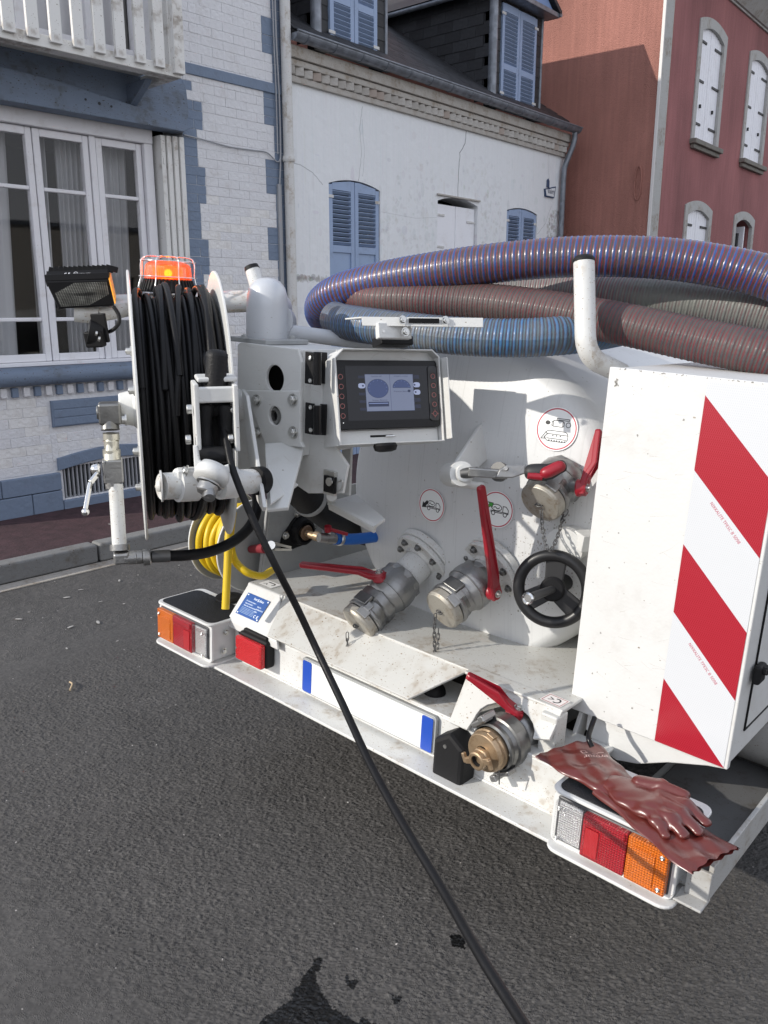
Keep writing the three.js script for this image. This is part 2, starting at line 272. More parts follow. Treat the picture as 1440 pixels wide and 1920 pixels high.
{ // pavement of dark red asphalt, kerb of concrete stones, pale gutter
  const p = mesh('pavement', B([6, 0.06, 0.37], [32, 0.12, 1.46], 0), std([0.075, 0.034, 0.04], 0.9, { map: again(M.metalMap, 1.2), bumpMap: again(asphaltBump, 1 / 0.9), bumpScale: 0.003 })); p.position.set(-6.27, 0, -2.84); p.rotation.y = FACE_L; p.userData.kind = 'structure';
  const k = streetGroup('kerb', 'structure'), stone = std([0.2, 0.2, 0.195], 0.85, { map: again(deckGrime, 1.1), bumpMap: again(asphaltBump, 1 / 1.1), bumpScale: 0.0025 });
  const dark = std([0.17, 0.17, 0.168], 0.88, { map: again(deckGrime, 1.3), bumpMap: again(asphaltBump, 1 / 1.1), bumpScale: 0.0025 });
  const one = flatten(B([0, 0, 0], [0.985, 0.13, 0.13], 0.018, 3));
  for (let i = -6; i < 20; i++) { const m = mesh('kerb_stone', one, i % 3 ? stone : dark, k); m.position.set(i * 1.0 - 0.33, 0.068 + 0.004 * (hash(i, 3) - 0.5), 1.165 + 0.006 * (hash(i, 9) - 0.5)); }
  const gu = mesh('gutter', B([6, 0.003, 1.295], [32, 0.006, 0.13], 0), std([0.36, 0.335, 0.3], 0.9, { map: again(deckGrime, 1.2), bumpMap: again(asphaltBump, 1.2), bumpScale: 0.003 })); gu.position.set(-6.27, 0, -2.84); gu.rotation.y = FACE_L; gu.userData.kind = 'structure';
}
{ // litter on the road and the pavement
  const r = rng(77), pale = std([0.36, 0.35, 0.33], 0.9), gs = [];
  for (let k = 0; k < 45; k++) { const z = -0.4 - 4.2 * Math.pow(r(), 0.8), x = -5.1 + r() * 5.2, s = 0.002 + 0.004 * r() * r(); gs.push(new THREE.IcosahedronGeometry(s, 0).scale(1 + r(), 0.5, 1).rotateY(r() * 6).translate(x, s * 0.35 + 0.003, z)); }
  for (let k = 0; k < 40; k++) { const x = -5.2 + r() * 1.2, z = -2 - 2 * r(), s = 0.004 + 0.011 * r() * r(); gs.push(new THREE.IcosahedronGeometry(s, 0).scale(1 + 2 * r(), 0.15, 1).rotateY(r() * 6).translate(x + (x < -5.05 ? -0.35 : 0.35), (x < -5.05 ? 0.123 : 0.006), z)); }
  tag(mesh('grit', gs, pale), 'pale grit and crumbs scattered on the asphalt and pavement', 'grit', null, 'stuff');
  const lf = mesh('twig', tube([[-3.44, 0.008, -1.8], [-3.4, 0.014, -1.79], [-3.36, 0.008, -1.755]], 0.004, 10, 6), std([0.5, 0.38, 0.24], 0.8)); tag(lf, 'small pale dry twig lying on the road', 'twig');
  const dl = mesh('dead_leaf', OB([-4.86, 0.016, -3.33], [1, 0.1, 0.2], [0, 1, 0.2], [0.07, 0.004, 0.03], 0.001), std([0.3, 0.06, 0.035], 0.8)); tag(dl, 'small red dead leaf lying in the gutter', 'leaf');
}

// ====================== HOUSES ======================
function house(name, label, at, yaw) { const g = thing(name, label, 'house'); g.position.set(...at); g.rotation.y = yaw * Math.PI / 180; return g; }   // x along the front, y up, z out to the street
const P = {
  blueBrick: std([0.165, 0.215, 0.3], 0.7, { map: again(cleanGrime, 1.8), bumpMap: again(patchTex, 5), bumpScale: 0.004 }),
  whiteBrick: std([0.7, 0.705, 0.725], 0.75, { map: again(cleanGrime, 0.9), bumpMap: again(patchTex, 6), bumpScale: 0.006 }),
  whiteBrick2: std([0.68, 0.685, 0.71], 0.75, { map: again(cleanGrime, 1.3), bumpMap: again(patchTex, 7), bumpScale: 0.006 }),
  whiteBrick3: std([0.72, 0.715, 0.71], 0.75, { map: again(cleanGrime, 1.7), bumpMap: again(patchTex, 5), bumpScale: 0.007 }),
  blueWood: std([0.15, 0.195, 0.27], 0.65, { map: again(deckGrime, 0.8), bumpMap: again(patchTex, [2, 12]), bumpScale: 0.003 }),
  frame: std([0.74, 0.74, 0.77], 0.45, { map: again(cleanGrime, 1.5) }), oldWhite: std([0.72, 0.72, 0.7], 0.65, { map: grime(0.9, 700, 260, 0.42, 83, 0.3), bumpMap: again(patchTex, [20, 2]), bumpScale: 0.001 }),
  curtain: new THREE.MeshPhysicalMaterial({ color: lin(0.42, 0.43, 0.45), roughness: 0.95, side: THREE.DoubleSide }),
  glass: phys([1, 1, 1], 0.02, { transmission: 1, thickness: 0, ior: 1.5 }),
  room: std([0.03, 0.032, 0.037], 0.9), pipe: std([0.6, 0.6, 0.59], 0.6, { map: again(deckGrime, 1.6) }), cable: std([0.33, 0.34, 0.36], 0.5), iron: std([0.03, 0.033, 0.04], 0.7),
  zinc: std([0.3, 0.33, 0.38], 0.42, { metalness: 0.35, map: again(M.metalMap, 1.3) }), blueShutter: std([0.28, 0.37, 0.54], 0.55, { map: again(cleanGrime, 1.6) }),
  blueShade: std([0.2, 0.3, 0.52], 0.6), stone: std([0.42, 0.4, 0.37], 0.8, { map: again(deckGrime, 1.4), bumpMap: again(patchTex, 4), bumpScale: 0.004 }),
};
{ // ---------- the house of painted brick ----------
  const h = house('painted_brick_house', 'white painted brick house with blue-grey quoins, timber balcony and tall window', [-6.27, 0, -2.84], 90 - 3.32);
  const shape = new THREE.Shape([[-0.42, 0], [3.0, 0], [3.0, 7.5], [-0.42, 7.5]].map((p) => new THREE.Vector2(...p)));
  for (const r of [rect(-0.32, 1.2, 1.86, 3.3), rect(-0.32, 3.52, 1.6, 5.9), rect(0.54, 0.2, 1.4, 0.46)]) shape.holes.push(new THREE.Path(r.map((p) => new THREE.Vector2(...p))));
  const front = new THREE.ExtrudeGeometry(shape, { depth: 0.3, bevelEnabled: false }).translate(0, 0, -0.3);
  mesh('wall', [front, B2([2.7, 0, -6.5], [3.0, 7.5, -0.307], 0), B2([-0.42, 0, -6.5], [-0.3, 7.5, -0.307], 0), B2([-0.3, 0, -6.5], [2.7, 7.5, -6.2], 0)], P.whiteBrick, h);
  mesh('roof', B2([-0.46, 7.5, -6.55], [3.02, 7.62, 0.03], 0.02), P.zinc, h);
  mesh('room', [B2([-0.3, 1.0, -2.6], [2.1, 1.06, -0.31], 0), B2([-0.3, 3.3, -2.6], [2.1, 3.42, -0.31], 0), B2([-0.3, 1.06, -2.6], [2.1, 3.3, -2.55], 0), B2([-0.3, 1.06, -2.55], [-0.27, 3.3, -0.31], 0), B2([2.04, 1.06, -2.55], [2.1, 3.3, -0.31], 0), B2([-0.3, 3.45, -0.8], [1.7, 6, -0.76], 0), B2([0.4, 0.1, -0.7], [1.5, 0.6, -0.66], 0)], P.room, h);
  // bricks, coloured by where the paint goes
  const bricks = [], H = 0.0732, J = 0.0745, r = rng(5);
  const leftLine = (y) => (y > 3.45 ? 1.885 : 2.0 + 0.07 * (Math.floor((y + 0.12) / 0.3) % 2)), rightLine = (y) => 2.855 - 0.112 * (Math.floor((y - 0.05) / 0.3) % 2);
  const kind = (s, y) => {
    if (y > 3.1 && y < 3.56 && s < 1.93) return 'blue';
    if (s > 1.8 && s < leftLine(y)) return 'blue';
    if (s > rightLine(y)) return 'blue';
    return y < 0.42 && s < 0.52 ? 'blue' : 'white';
  };
  const open = (s0, s1, y) => (s1 > -0.5 && s0 < 1.86 && y > 1.1 && y < 3.5) || (s0 < 1.6 && y > 3.47) || (s1 > 0.5 && s0 < 1.42 && y > 0.14 && y < 0.5) || (s0 < 0.52 && y < 0.43) || (s1 > 0.47 && s0 < 1.42 && y > 0.77 && y < 1.0);
  for (let j = 0; 0.14 + j * J < 5.2; j++) {
    const y = 0.14 + j * J + H / 2, jy = (r() - 0.5) * 0.003, cuts = [-0.42, 0.47, 0.52, 1.42, 1.603, 1.862, 2.995];
    for (let i = 0; i < 16; i++) cuts.push(-0.42 + i * 0.228 + (j % 2 ? 0.114 : 0));
    for (const q of [leftLine(y), rightLine(y)]) cuts.push(q);
    cuts.sort((a, b) => a - b); const at = []; for (const c of cuts) if (c < 2.999) at.push(c);
    const fixed = [-0.42, 1.603, 1.862, 2.995, leftLine(y), rightLine(y), 0.47, 1.42, 0.52];
    for (let i = 0; i + 1 < at.length; i++) { // drop joints that fall too close to a paint line or an opening
      if (at[i + 1] - at[i] < 0.05) { const dropNext = !fixed.includes(at[i + 1]); at.splice(dropNext ? i + 1 : i, 1); i = Math.max(-1, i - 2); if (at.length < 3) break; }
    }
    for (let i = 0; i + 1 < at.length; i++) { const s0 = at[i] + 0.0007, s1 = at[i + 1] - 0.0007; if (s1 - s0 < 0.03 || open(s0, s1, y)) continue; bricks.push([s0, s1, y, kind((s0 + s1) / 2, y), 0.0025 * r(), jy]); }
  }
  const far = (b) => Math.hypot((b[0] + b[1]) / 2 - 3.0, b[2] - 1.7), inView = (b) => b[0] > -0.1;
  bricks.sort((a, b) => (inView(b) - inView(a)) || far(b) - far(a) || 0);
  const seen = bricks.filter(inView).sort((a, b) => a[2] - b[2]);
  const geo = new Map(), stuff = { blue: [], white: [] }; let count = 0;
  for (const b of [...seen, ...bricks.filter((q) => !inView(q))]) {
    const w = b[1] - b[0], key = Math.round(w * 100) + '_' + Math.floor(hash(b[2] * 999, b[0] * 999) * 3);
    if (!geo.has(key)) geo.set(key, flatten(B([0, 0, 0], [w, H, 0.03], 0.0035, 1)));
    if (count < 300 && inView(b)) {
      const m = mesh('brick', geo.get(key), b[3] === 'blue' ? P.blueBrick : [P.whiteBrick, P.whiteBrick2, P.whiteBrick3][Math.floor(hash(b[0] * 99, b[2] * 99) * 3)], h); m.position.set((b[0] + b[1]) / 2, b[2] + b[5], -0.012 + b[4]); m.rotation.set((r() - 0.5) * 0.025, (r() - 0.5) * 0.01, (r() - 0.5) * 0.006); count++;
    } else stuff[b[3]].push(geo.get(key).clone().translate((b[0] + b[1]) / 2, b[2] + b[5], -0.012 + b[4]));
  }
  for (const [k, m] of [['blue', P.blueBrick], ['white', P.whiteBrick2]]) if (stuff[k].length) mesh('brick_courses', stuff[k], m, h).userData.kind = 'stuff';
  // blue lintel beam, band under the balcony, string course, panel, plinth
  mesh('lintel', [outline([[-0.32, 3.13], [1.79, 3.13], [1.86, 3.17], [1.5, 3.24], [0.7, 3.33], [-0.2, 3.37], [-0.32, 3.37]], 0.16, 0.006, [0, 0, 0.13]), outline([[-0.32, 3.37], [-0.2, 3.37], [0.7, 3.335], [1.5, 3.245], [1.86, 3.175], [1.9, 3.3], [1.885, 3.52], [-0.32, 3.52]], 0.06, 0.005, [0, 0, 0.05])], P.blueWood, h);
  [[0.93, 3.235], [1.04, 3.225], [1.14, 3.22]].forEach(([x, y], i) => mesh('bolt_hole', new THREE.CylinderGeometry(i === 1 ? 0.012 : 0.009, 0.009, 0.01, 12).rotateX(Math.PI / 2).translate(x, y, 0.128), P.iron, h));
  mesh('string_course', B2([1.885, 3.615, -0.02], [2.99, 3.7, 0.02], 0.006), P.blueBrick, h);
  mesh('panel', outline(rect(0.49, 0.79, 1.4, 1.0), 0.05, 0.008, [0, 0, 0.028]), P.blueBrick, h);
  mesh('panel', [0, 1, 2].map((k) => B2([0.5, 0.8 + k * 0.066, 0.02], [1.39, 0.858 + k * 0.066, 0.033], 0.004)), P.blueBrick, h);
  mesh('window_sill', [rod([-0.32, 1.2, 0.05], [1.88, 1.2, 0.05], 0.068, 0.068, 20), B2([-0.32, 1.15, -0.12], [1.88, 1.268, 0.06], 0.01)], P.blueWood, h);
  for (let k = 0; k < 25; k++) mesh('dentil', B([-0.4 + k * 0.088, 1.085, 0.012], [0.05, 0.075, 0.05], 0.006), k % 2 ? P.blueBrick : P.whiteBrick2, h);
  for (const [x0, x1, y0, y1] of [[-0.4, 0.03, 0.285, 0.425], [0.035, 0.51, 0.285, 0.425], [-0.4, 0.26, 0.115, 0.28], [0.265, 0.51, 0.115, 0.28]]) mesh('plinth_stone', B2([x0, y0, -0.02], [x1, y1, 0.035], 0.008), P.blueBrick, h);
  mesh('plinth_stone', B2([0.515, 0.1, -0.02], [2.97, 0.19, 0.035], 0.008), P.blueBrick, h);
  { const a = []; for (let k = 0; k <= 12; k++) { const t = k / 12; a.push([0.5 + 0.94 * t, 0.44 + 0.05 * Math.sin(Math.PI * t)]); } const b = a.map(([x, y]) => [x, y + 0.1]).reverse(); mesh('vent_arch', outline([...a, ...b], 0.05, 0.006, [0, 0, 0.03]), P.blueBrick, h); }
  for (let k = 0; k < 24; k++) mesh('vent_bar', B([0.56 + k * 0.036, 0.33, -0.02], [0.013, 0.27, 0.03], 0.003, 1), P.cable, h);
  mesh('vent_mesh', B2([0.5, 0.15, -0.1], [1.45, 0.5, -0.08], 0), P.iron, h);
  // window: head, frame, three casements, folded shutters
  const w = new THREE.Group(); w.name = 'window'; h.add(w);
  mesh('window_frame', [B2([-0.32, 3.03, -0.14], [1.6, 3.14, -0.05], 0.008), B2([1.52, 1.27, -0.15], [1.6, 3.03, -0.06], 0.006), B2([-0.32, 1.27, -0.15], [1.52, 1.3, -0.05], 0.006), B2([1.05, 1.3, -0.15], [1.1, 3.03, -0.085], 0.006)], P.frame, w);
  for (const [x0, x1] of [[-0.25, 0.59], [0.597, 1.045], [1.105, 1.515]]) {
    const a = x0 + (x0 < 0 ? 0.05 : 0.055), b = x1 - 0.05;
    mesh('casement', [B2([x0, 1.302, -0.15], [a, 3.026, -0.095], 0.008), B2([b, 1.302, -0.15], [x1, 3.026, -0.095], 0.008), B2([a, 1.302, -0.149], [b, 1.36, -0.096], 0.006), B2([a, 2.97, -0.149], [b, 3.026, -0.096], 0.006), B2([a, 2.58, -0.145], [b, 2.61, -0.1], 0.008), B2([a, 1.61, -0.145], [b, 1.64, -0.1], 0.008)], P.frame, w);
    for (const [y0, y1] of [[1.36, 1.61], [1.64, 2.58], [2.61, 2.97]]) mesh('pane', face([a, y0, -0.125], [b, y0, -0.125], [a, y1, -0.125]), P.glass, w);
    const gx = [], cg = [];                                            // a curtain hangs behind each casement
    for (const [c0, c1] of (x0 > 1.1 ? [[a - 0.02, b + 0.02]] : x0 > 0.5 ? [[a - 0.05, a + 0.13], [b - 0.15, b + 0.1]] : [[a - 0.1, b - 0.06]])) {
      const g = new THREE.PlaneGeometry(c1 - c0, 1.8, 40, 8), p = g.attributes.position;
      for (let k = 0; k < p.count; k++) { const t = p.getX(k) / (c1 - c0), y = p.getY(k); p.setXYZ(k, p.getX(k) * (1 - 0.12 * (0.9 - y) * 0.4) + 0.03 * Math.sin(y), y, 0.02 * Math.sin(t * 34 + y * 0.6) + 0.01 * Math.sin(t * 71)); }
      g.computeVertexNormals(); cg.push(g.translate((c0 + c1) / 2, 2.15, -0.32));
    }
    mesh('curtain', cg, P.curtain, w);
  }
  for (let k = 0; k < 4; k++) mesh('shutter_leaf', [B2([1.63 + k * 0.052, 1.29, -0.13 + k * 0.012], [1.673 + k * 0.052, 3.1, 0.02 + k * 0.014], 0.004), ...(k === 0 ? [1.5, 2.0, 2.5, 2.9].map((y) => B([1.65, y, 0.022], [0.012, 0.05, 0.01], 0.002)) : [])], P.oldWhite, w);
  // upper window behind the balcony
  const u = new THREE.Group(); u.name = 'window'; h.add(u);
  mesh('window_frame', [B2([-0.32, 3.52, -0.16], [1.6, 3.6, -0.06], 0.006), B2([1.5, 3.6, -0.15], [1.6, 5.9, -0.07], 0.006), B2([0.55, 3.6, -0.15], [0.68, 5.9, -0.08], 0.006), B2([1.1, 3.6, -0.15], [1.16, 5.9, -0.08], 0.006), B2([0.0, 3.6, -0.15], [0.08, 5.9, -0.08], 0.006), B2([-0.32, 3.6, -0.145], [1.5, 3.72, -0.085], 0.004)], P.frame, u);
  mesh('pane', face([-0.32, 3.72, -0.12], [1.5, 3.72, -0.12], [-0.32, 5.9, -0.12]), P.glass, u);
  mesh('curtain', face([-0.32, 3.6, -0.2], [1.5, 3.6, -0.2], [-0.32, 5.9, -0.2]), std([0.5, 0.5, 0.52], 0.9), u);
  // balcony
  const b = new THREE.Group(); b.name = 'balcony'; h.add(b);
  mesh('rail', [B2([-0.32, 3.42, 0.4], [1.53, 3.5, 0.52], 0.006), B2([-0.32, 4.4, 0.42], [1.53, 4.47, 0.5], 0.008), B2([1.46, 3.42, 0], [1.53, 3.5, 0.4], 0.006), B2([1.46, 4.4, 0], [1.52, 4.47, 0.42], 0.006)], P.oldWhite, b);
  mesh('floor', B2([-0.32, 3.5, 0.0], [1.45, 3.53, 0.4], 0.003), P.oldWhite, b);
  mesh('corbel', outline([[0, 3.26], [0.0, 3.42], [0.3, 3.42], [0.27, 3.39], [0.06, 3.27]], 0.06, 0.004, [1.33, 0, 0.03], [0, 0, 1], [0, 1, 0]), P.blueWood, b);
  const slat = flatten(B([0, 0, 0], [0.082, 1.02, 0.03], 0.004, 1));
  for (let k = -3; k < 9; k++) { const m = mesh('slat', slat, P.oldWhite, b); m.position.set(0.21 + k * 0.16, 3.965 + 0.006 * hash(k, 2), 0.537); m.rotation.z = 0.006 * (hash(k, 5) - 0.5); }
  const post = mesh('post', B2([1.45, 3.44, 0.5], [1.54, 4.6, 0.56], 0.006), P.oldWhite, b); post.position.z = 0.0;
  for (let k = 0; k < 2; k++) { const m = mesh('slat', slat, P.oldWhite, b); m.rotation.y = Math.PI / 2; m.position.set(1.545, 3.965, 0.15 + k * 0.17); }
  // pipes and cables
  mesh('downpipe', [rod([2.975, 0.12, 0.06], [2.975, 7.4, 0.06], 0.048, 0.048, 20), ...[3.04, 1.3, 5.0].map((y) => turn([[0, 0], [0.058, 0], [0.062, 0.02], [0.058, 0.05], [0, 0.05]], [2.975, y, 0.06], [0, 1, 0], 20))], P.pipe, h);
  mesh('conduit', B2([2.865, 0.14, 0.0], [2.905, 2.84, 0.03], 0.004), P.cable, h);
  mesh('cable', [tube([[2.885, 2.84, 0.025], [2.9, 3.05, 0.03], [2.905, 3.6, 0.03], [2.885, 4.08, 0.035], [2.895, 5.5, 0.03]], 0.008, 40, 8), tube([[2.87, 3.1, 0.03], [2.87, 3.7, 0.028], [2.86, 4.1, 0.03], [2.865, 5.5, 0.03]], 0.006, 40, 8), tube([[1.86, 3.13, 0.02], [2.08, 3.115, 0.022], [2.326, 3.096, 0.02], [2.6, 3.1, 0.02], [2.75, 3.1, 0.02], [2.87, 3.03, 0.03], [2.9, 3.07, 0.03]], 0.006, 50, 8)], P.cable, h);
}
function louvres(parent, x0, x1, y0, y1, arch, z, solidBelow, splits = []) { // a pair of slatted shutters
  const xm = (x0 + x1) / 2;
  for (const [a, b, dir] of [[x0, xm - 0.004, -1], [xm + 0.004, x1, 1]]) {
    const s = new THREE.Group(); s.name = 'shutter'; parent.add(s); const t = 0.055, W = b - a, top = (x) => y1 - arch * Math.pow((x - xm) / (W), 2);
    const ys = [y0, ...splits, y1]; const g = [B2([a, y0, z - 0.035], [a + t, top(a) - 0.004, z], 0.003), B2([b - t, y0, z - 0.035], [b, top(b) - 0.004, z], 0.003)];
    g.push(outline([[a + t, top((a + b) / 2) - 0.09], [b - t, top((a + b) / 2) - 0.09], [b - t, top(b - t)], [a + t, top(a + t)]], 0.033, 0.001, [0, 0, z - 0.001]));
    for (const y of [y0, ...splits]) g.push(B2([a + t, y, z - 0.034], [b - t, y + 0.07, z - 0.001], 0.002));
    mesh('frame', g, P.blueShutter, s);
    ys.slice(0, -1).forEach((lo, i) => {
      const from = lo + 0.07, to = i === ys.length - 2 ? top((a + b) / 2) - 0.09 : ys[i + 1];
      if (i === 0 && solidBelow) { mesh('panel', B2([a + t, from, z - 0.028], [b - t, to, z - 0.016], 0.002), P.blueShutter, s); return; }
      const n = Math.max(2, Math.round((to - from) / 0.046)); const slat = flatten(OB([0, 0, 0], [1, 0, 0], [0, 0.62, 0.78], [W - 2 * t + 0.004, 0.044, 0.008], 0.002));
      for (let k = 0; k < n; k++) { const m = mesh('slat', slat, P.blueShutter, s); m.position.set((a + b) / 2, from + (k + 0.5) * (to - from) / n, z - 0.017); }
    });
    for (const y of [y0 + 0.15, top(dir < 0 ? a : b) - 0.12]) mesh('hinge', B([dir < 0 ? a + 0.02 : b - 0.02, y, z + 0.004], [0.09, 0.03, 0.008], 0.002), P.pipe, s);
  }
}
{ // ---------- the low white house ----------
  const h = house('low_white_house', 'low white plastered house with blue louvred shutters and two slate dormers', [-6.12, 0, -5.85], 90);
  const wall = canvasTex(2048, 1536, (c, w, hh) => {                   // 5.6 x 4.2 m of plaster
    const X = (s) => s / 5.6 * w, Y = (y) => hh - y / 4.2 * hh, r = rng(21);
    c.fillStyle = '#eceef0'; c.fillRect(0, 0, w, hh);
    for (let k = 0; k < 2600; k++) { const x = r() * w, y = r() * hh, L = 20 + r() * 260, low = clamp((y / hh - 0.1)); c.fillStyle = `rgba(${118 + r() * 50},${122 + r() * 45},${122 + r() * 45},${0.012 + 0.05 * r() * low})`; c.fillRect(x, y, 1 + r() * 7, L); }
    for (let k = 0; k < 900; k++) { const x = r() * w, y = hh * (0.1 + 0.9 * Math.sqrt(r())); c.fillStyle = `rgba(${110 + r() * 60},${112 + r() * 60},${110 + r() * 60},${0.03 + 0.06 * r()})`; c.beginPath(); c.ellipse(x, y, 2 + r() * 16, 3 + r() * 26, 0, 0, 7); c.fill(); }
    const patch = (s, y, rs, ry, n, a) => { for (let k = 0; k < n; k++) { const t = r() * 6.3, q = Math.sqrt(r()); c.fillStyle = `rgba(${125 + r() * 30},${122 + r() * 30},${116 + r() * 30},${a * r()})`; c.beginPath(); c.ellipse(X(s + Math.cos(t) * q * rs), Y(y + Math.sin(t) * q * ry), 2 + r() * 9, 2 + r() * 13, r() * 3, 0, 7); c.fill(); } };
    patch(5.25, 2.7, 0.25, 0.35, 420, 0.3); patch(5.1, 2.3, 0.35, 0.3, 300, 0.3); patch(2.1, 2.85, 0.5, 0.5, 220, 0.09); patch(3.6, 2.7, 0.3, 0.5, 220, 0.1); patch(0.25, 2.0, 0.3, 0.02, 90, 0.35); patch(1.6, 2.4, 0.35, 0.5, 160, 0.09); patch(3.3, 3.3, 0.5, 0.25, 150, 0.06);
    const crack = (pts, wd, a) => { c.strokeStyle = `rgba(70,70,72,${a})`; c.lineWidth = wd; c.beginPath(); pts.forEach(([s, y], i) => { for (let k = 0; k < 6; k++) { const q = pts[Math.max(0, i - 1)], t = (k + 1) / 6, x = X(lerp(q[0], s, t)) + (r() - 0.5) * 5, yy = Y(lerp(q[1], y, t)); if (i === 0 && k === 0) c.moveTo(x, yy); else c.lineTo(x, yy); } }); c.stroke(); };
    crack([[2.82, 2.98], [2.83, 3.3], [2.85, 3.5], [2.95, 3.62], [2.98, 3.8]], 4, 0.55); crack([[1.03, 3.0], [1.08, 3.25], [1.06, 3.5], [1.1, 3.72]], 2.5, 0.3); crack([[1.1, 3.05], [1.13, 3.3], [1.09, 3.6]], 2, 0.25); crack([[5.0, 3.45], [4.96, 3.75]], 2, 0.4); crack([[0.02, 3.06], [0.2, 3.05], [0.35, 3.0], [0.5, 2.9]], 2.5, 0.35); crack([[4.75, 2.7], [4.95, 2.85], [5.1, 3.1]], 2, 0.35); crack([[1.4, 2.72], [2.0, 2.7], [2.4, 2.74]], 1.5, 0.2);
    c.strokeStyle = 'rgba(255,255,255,.5)'; c.lineWidth = 12; for (let k = 0; k < 26; k++) { c.globalAlpha = 0.12; const x = r() * w; c.beginPath(); c.moveTo(x, 0); c.lineTo(x + (r() - 0.5) * 60, 200 + r() * 700); c.stroke(); } c.globalAlpha = 1;
  });
  wall.wrapS = wall.wrapT = THREE.RepeatWrapping; wall.repeat.set(1 / 5.6, 1 / 4.2);
  const plaster = std([0.9, 0.905, 0.91], 0.85, { map: wall, bumpMap: again(patchTex, 2), bumpScale: 0.006 }), plain = std([0.62, 0.63, 0.65], 0.85);
  const s = new THREE.Shape([[0, 0], [5.42, 0], [5.42, 4.06], [0, 4.06]].map((p) => new THREE.Vector2(...p)));
  const archHole = (x0, x1, y0, y1, a) => { const p = [[x0, y0], [x1, y0]]; for (let k = 0; k <= 10; k++) { const x = lerp(x1, x0, k / 10); p.push([x, y1 - a * Math.pow((x - (x0 + x1) / 2) / ((x1 - x0) / 2), 2)]); } s.holes.push(new THREE.Path(p.map((q) => new THREE.Vector2(...q)))); };
  archHole(0.58, 1.38, 0.1, 2.99, 0.06); archHole(2.42, 3.26, 0.1, 2.99, 0.06); archHole(3.94, 4.72, 0.9, 3.0, 0.05);
  mesh('wall', new THREE.ExtrudeGeometry(s, { depth: 0.3, bevelEnabled: false }).translate(0, 0, -0.3), plaster, h);
  mesh('side_wall', [B2([5.12, 0, -7], [5.42, 4.06, -0.301], 0), B2([0, 0, -7], [5.12, 4.06, -6.7], 0)], plain, h);
  mesh('room', [B2([0.1, 0, -0.5], [5.1, 4, -0.45], 0)], P.room, h);
  louvres(h, 0.59, 1.37, 0.12, 2.98, 0.05, -0.01, true, [2.27]); louvres(h, 3.95, 4.71, 0.92, 2.99, 0.045, -0.01, true, [2.0]);
  const door = new THREE.Group(); door.name = 'door'; h.add(door);
  for (const [a, b] of [[2.43, 2.835], [2.842, 3.25]]) mesh('leaf', B2([a, 0.1, -0.08], [b, 2.9, -0.04], 0.004), std([0.8, 0.81, 0.85], 0.5, { map: again(cleanGrime, 1.2) }), door);
  for (const [x, y] of [[2.52, 2.78], [2.52, 2.42], [3.16, 2.74], [3.16, 2.38]]) mesh('hinge', B([x, y, -0.034], [0.17, 0.025, 0.012], 0.003), P.pipe, door);
  mesh('frame', [B2([2.395, 2.985, -0.05], [3.285, 3.005, 0.025], 0.004)], P.stone, door);
  // brick cornice
  mesh('cornice', [B2([0, 3.76, 0.0], [5.42, 3.815, 0.035], 0.008), B2([0, 3.895, 0], [5.42, 3.95, 0.06], 0.008), B2([0, 3.955, 0], [5.43, 4.06, 0.085], 0.008), B2([0, 3.815, 0], [5.42, 3.895, 0.006], 0.002)], P.stone, h);
  const dent = [0, 1, 2].map((k) => flatten(OB([0, 0, 0], [1, 0, 0.75], [0, 1, 0], [0.085, 0.075, 0.06], 0.008))), dm = [P.stone, std([0.5, 0.48, 0.45], 0.85, { map: again(deckGrime, 2), bumpMap: again(patchTex, 9), bumpScale: 0.005 }), std([0.4, 0.34, 0.3], 0.85, { map: again(deckGrime, 2) })];
  for (let k = 0; k < 46; k++) { const m = mesh('brick', dent[0], dm[[0, 1, 0, 1, 1, 2][Math.floor(hash(k, 4) * 6)]], h); m.position.set(0.06 + k * 0.117, 3.856 + 0.006 * (hash(k, 8) - 0.5), 0.022); }
  // gutter with its brackets, and the right-hand downpipe
  { const arc = []; for (let k = 0; k <= 12; k++) { const t = Math.PI * (1 + k / 12); arc.push([0.15 + 0.068 * Math.cos(t), 4.135 + 0.068 * Math.sin(t)]); } for (let k = 12; k >= 0; k--) { const t = Math.PI * (1 + k / 12); arc.push([0.15 + 0.062 * Math.cos(t), 4.135 + 0.062 * Math.sin(t)]); }
    mesh('gutter', [outline(arc, 5.5, 0, [-0.02, 0, 0], [0, 0, 1], [0, 1, 0]).translate(0, 0, 0), rod([-0.02, 4.138, 0.22], [5.48, 4.138, 0.22], 0.01, 0.01, 10), ...[0.0, 5.478].map((x) => new THREE.CircleGeometry(0.066, 20, Math.PI, Math.PI).rotateY(Math.PI / 2).translate(x, 4.135, 0.15))], P.zinc, h); }
  const br = outline((() => { const a = []; for (let k = 0; k <= 10; k++) { const t = Math.PI * (1 + k / 10); a.push([0.15 + 0.074 * Math.cos(t), 4.135 + 0.074 * Math.sin(t)]); } for (let k = 10; k >= 0; k--) { const t = Math.PI * (1 + k / 10); a.push([0.15 + 0.069 * Math.cos(t), 4.135 + 0.069 * Math.sin(t)]); } return a; })(), 0.025, 0, [0, 0, 0], [0, 0, 1], [0, 1, 0]); flatten(br);
  for (let k = 0; k < 15; k++) { const m = mesh('gutter_bracket', br, P.zinc, h); m.position.x = 0.12 + k * 0.38; }
  mesh('downpipe', bent([[5.4, 4.09, 0.15], [5.4, 3.95, 0.15], [5.3, 3.62, 0.06], [5.3, 0.1, 0.06]], 0.038, 0.09, 10), P.zinc, h);
  // roof: slates in rows on a 32 degree slope
  const slate = [std([0.028, 0.03, 0.036], 0.62, { map: again(M.metalMap, 3) }), std([0.036, 0.038, 0.045], 0.6, { map: again(M.metalMap, 3) }), std([0.022, 0.023, 0.028], 0.66, { map: again(M.metalMap, 3) })];
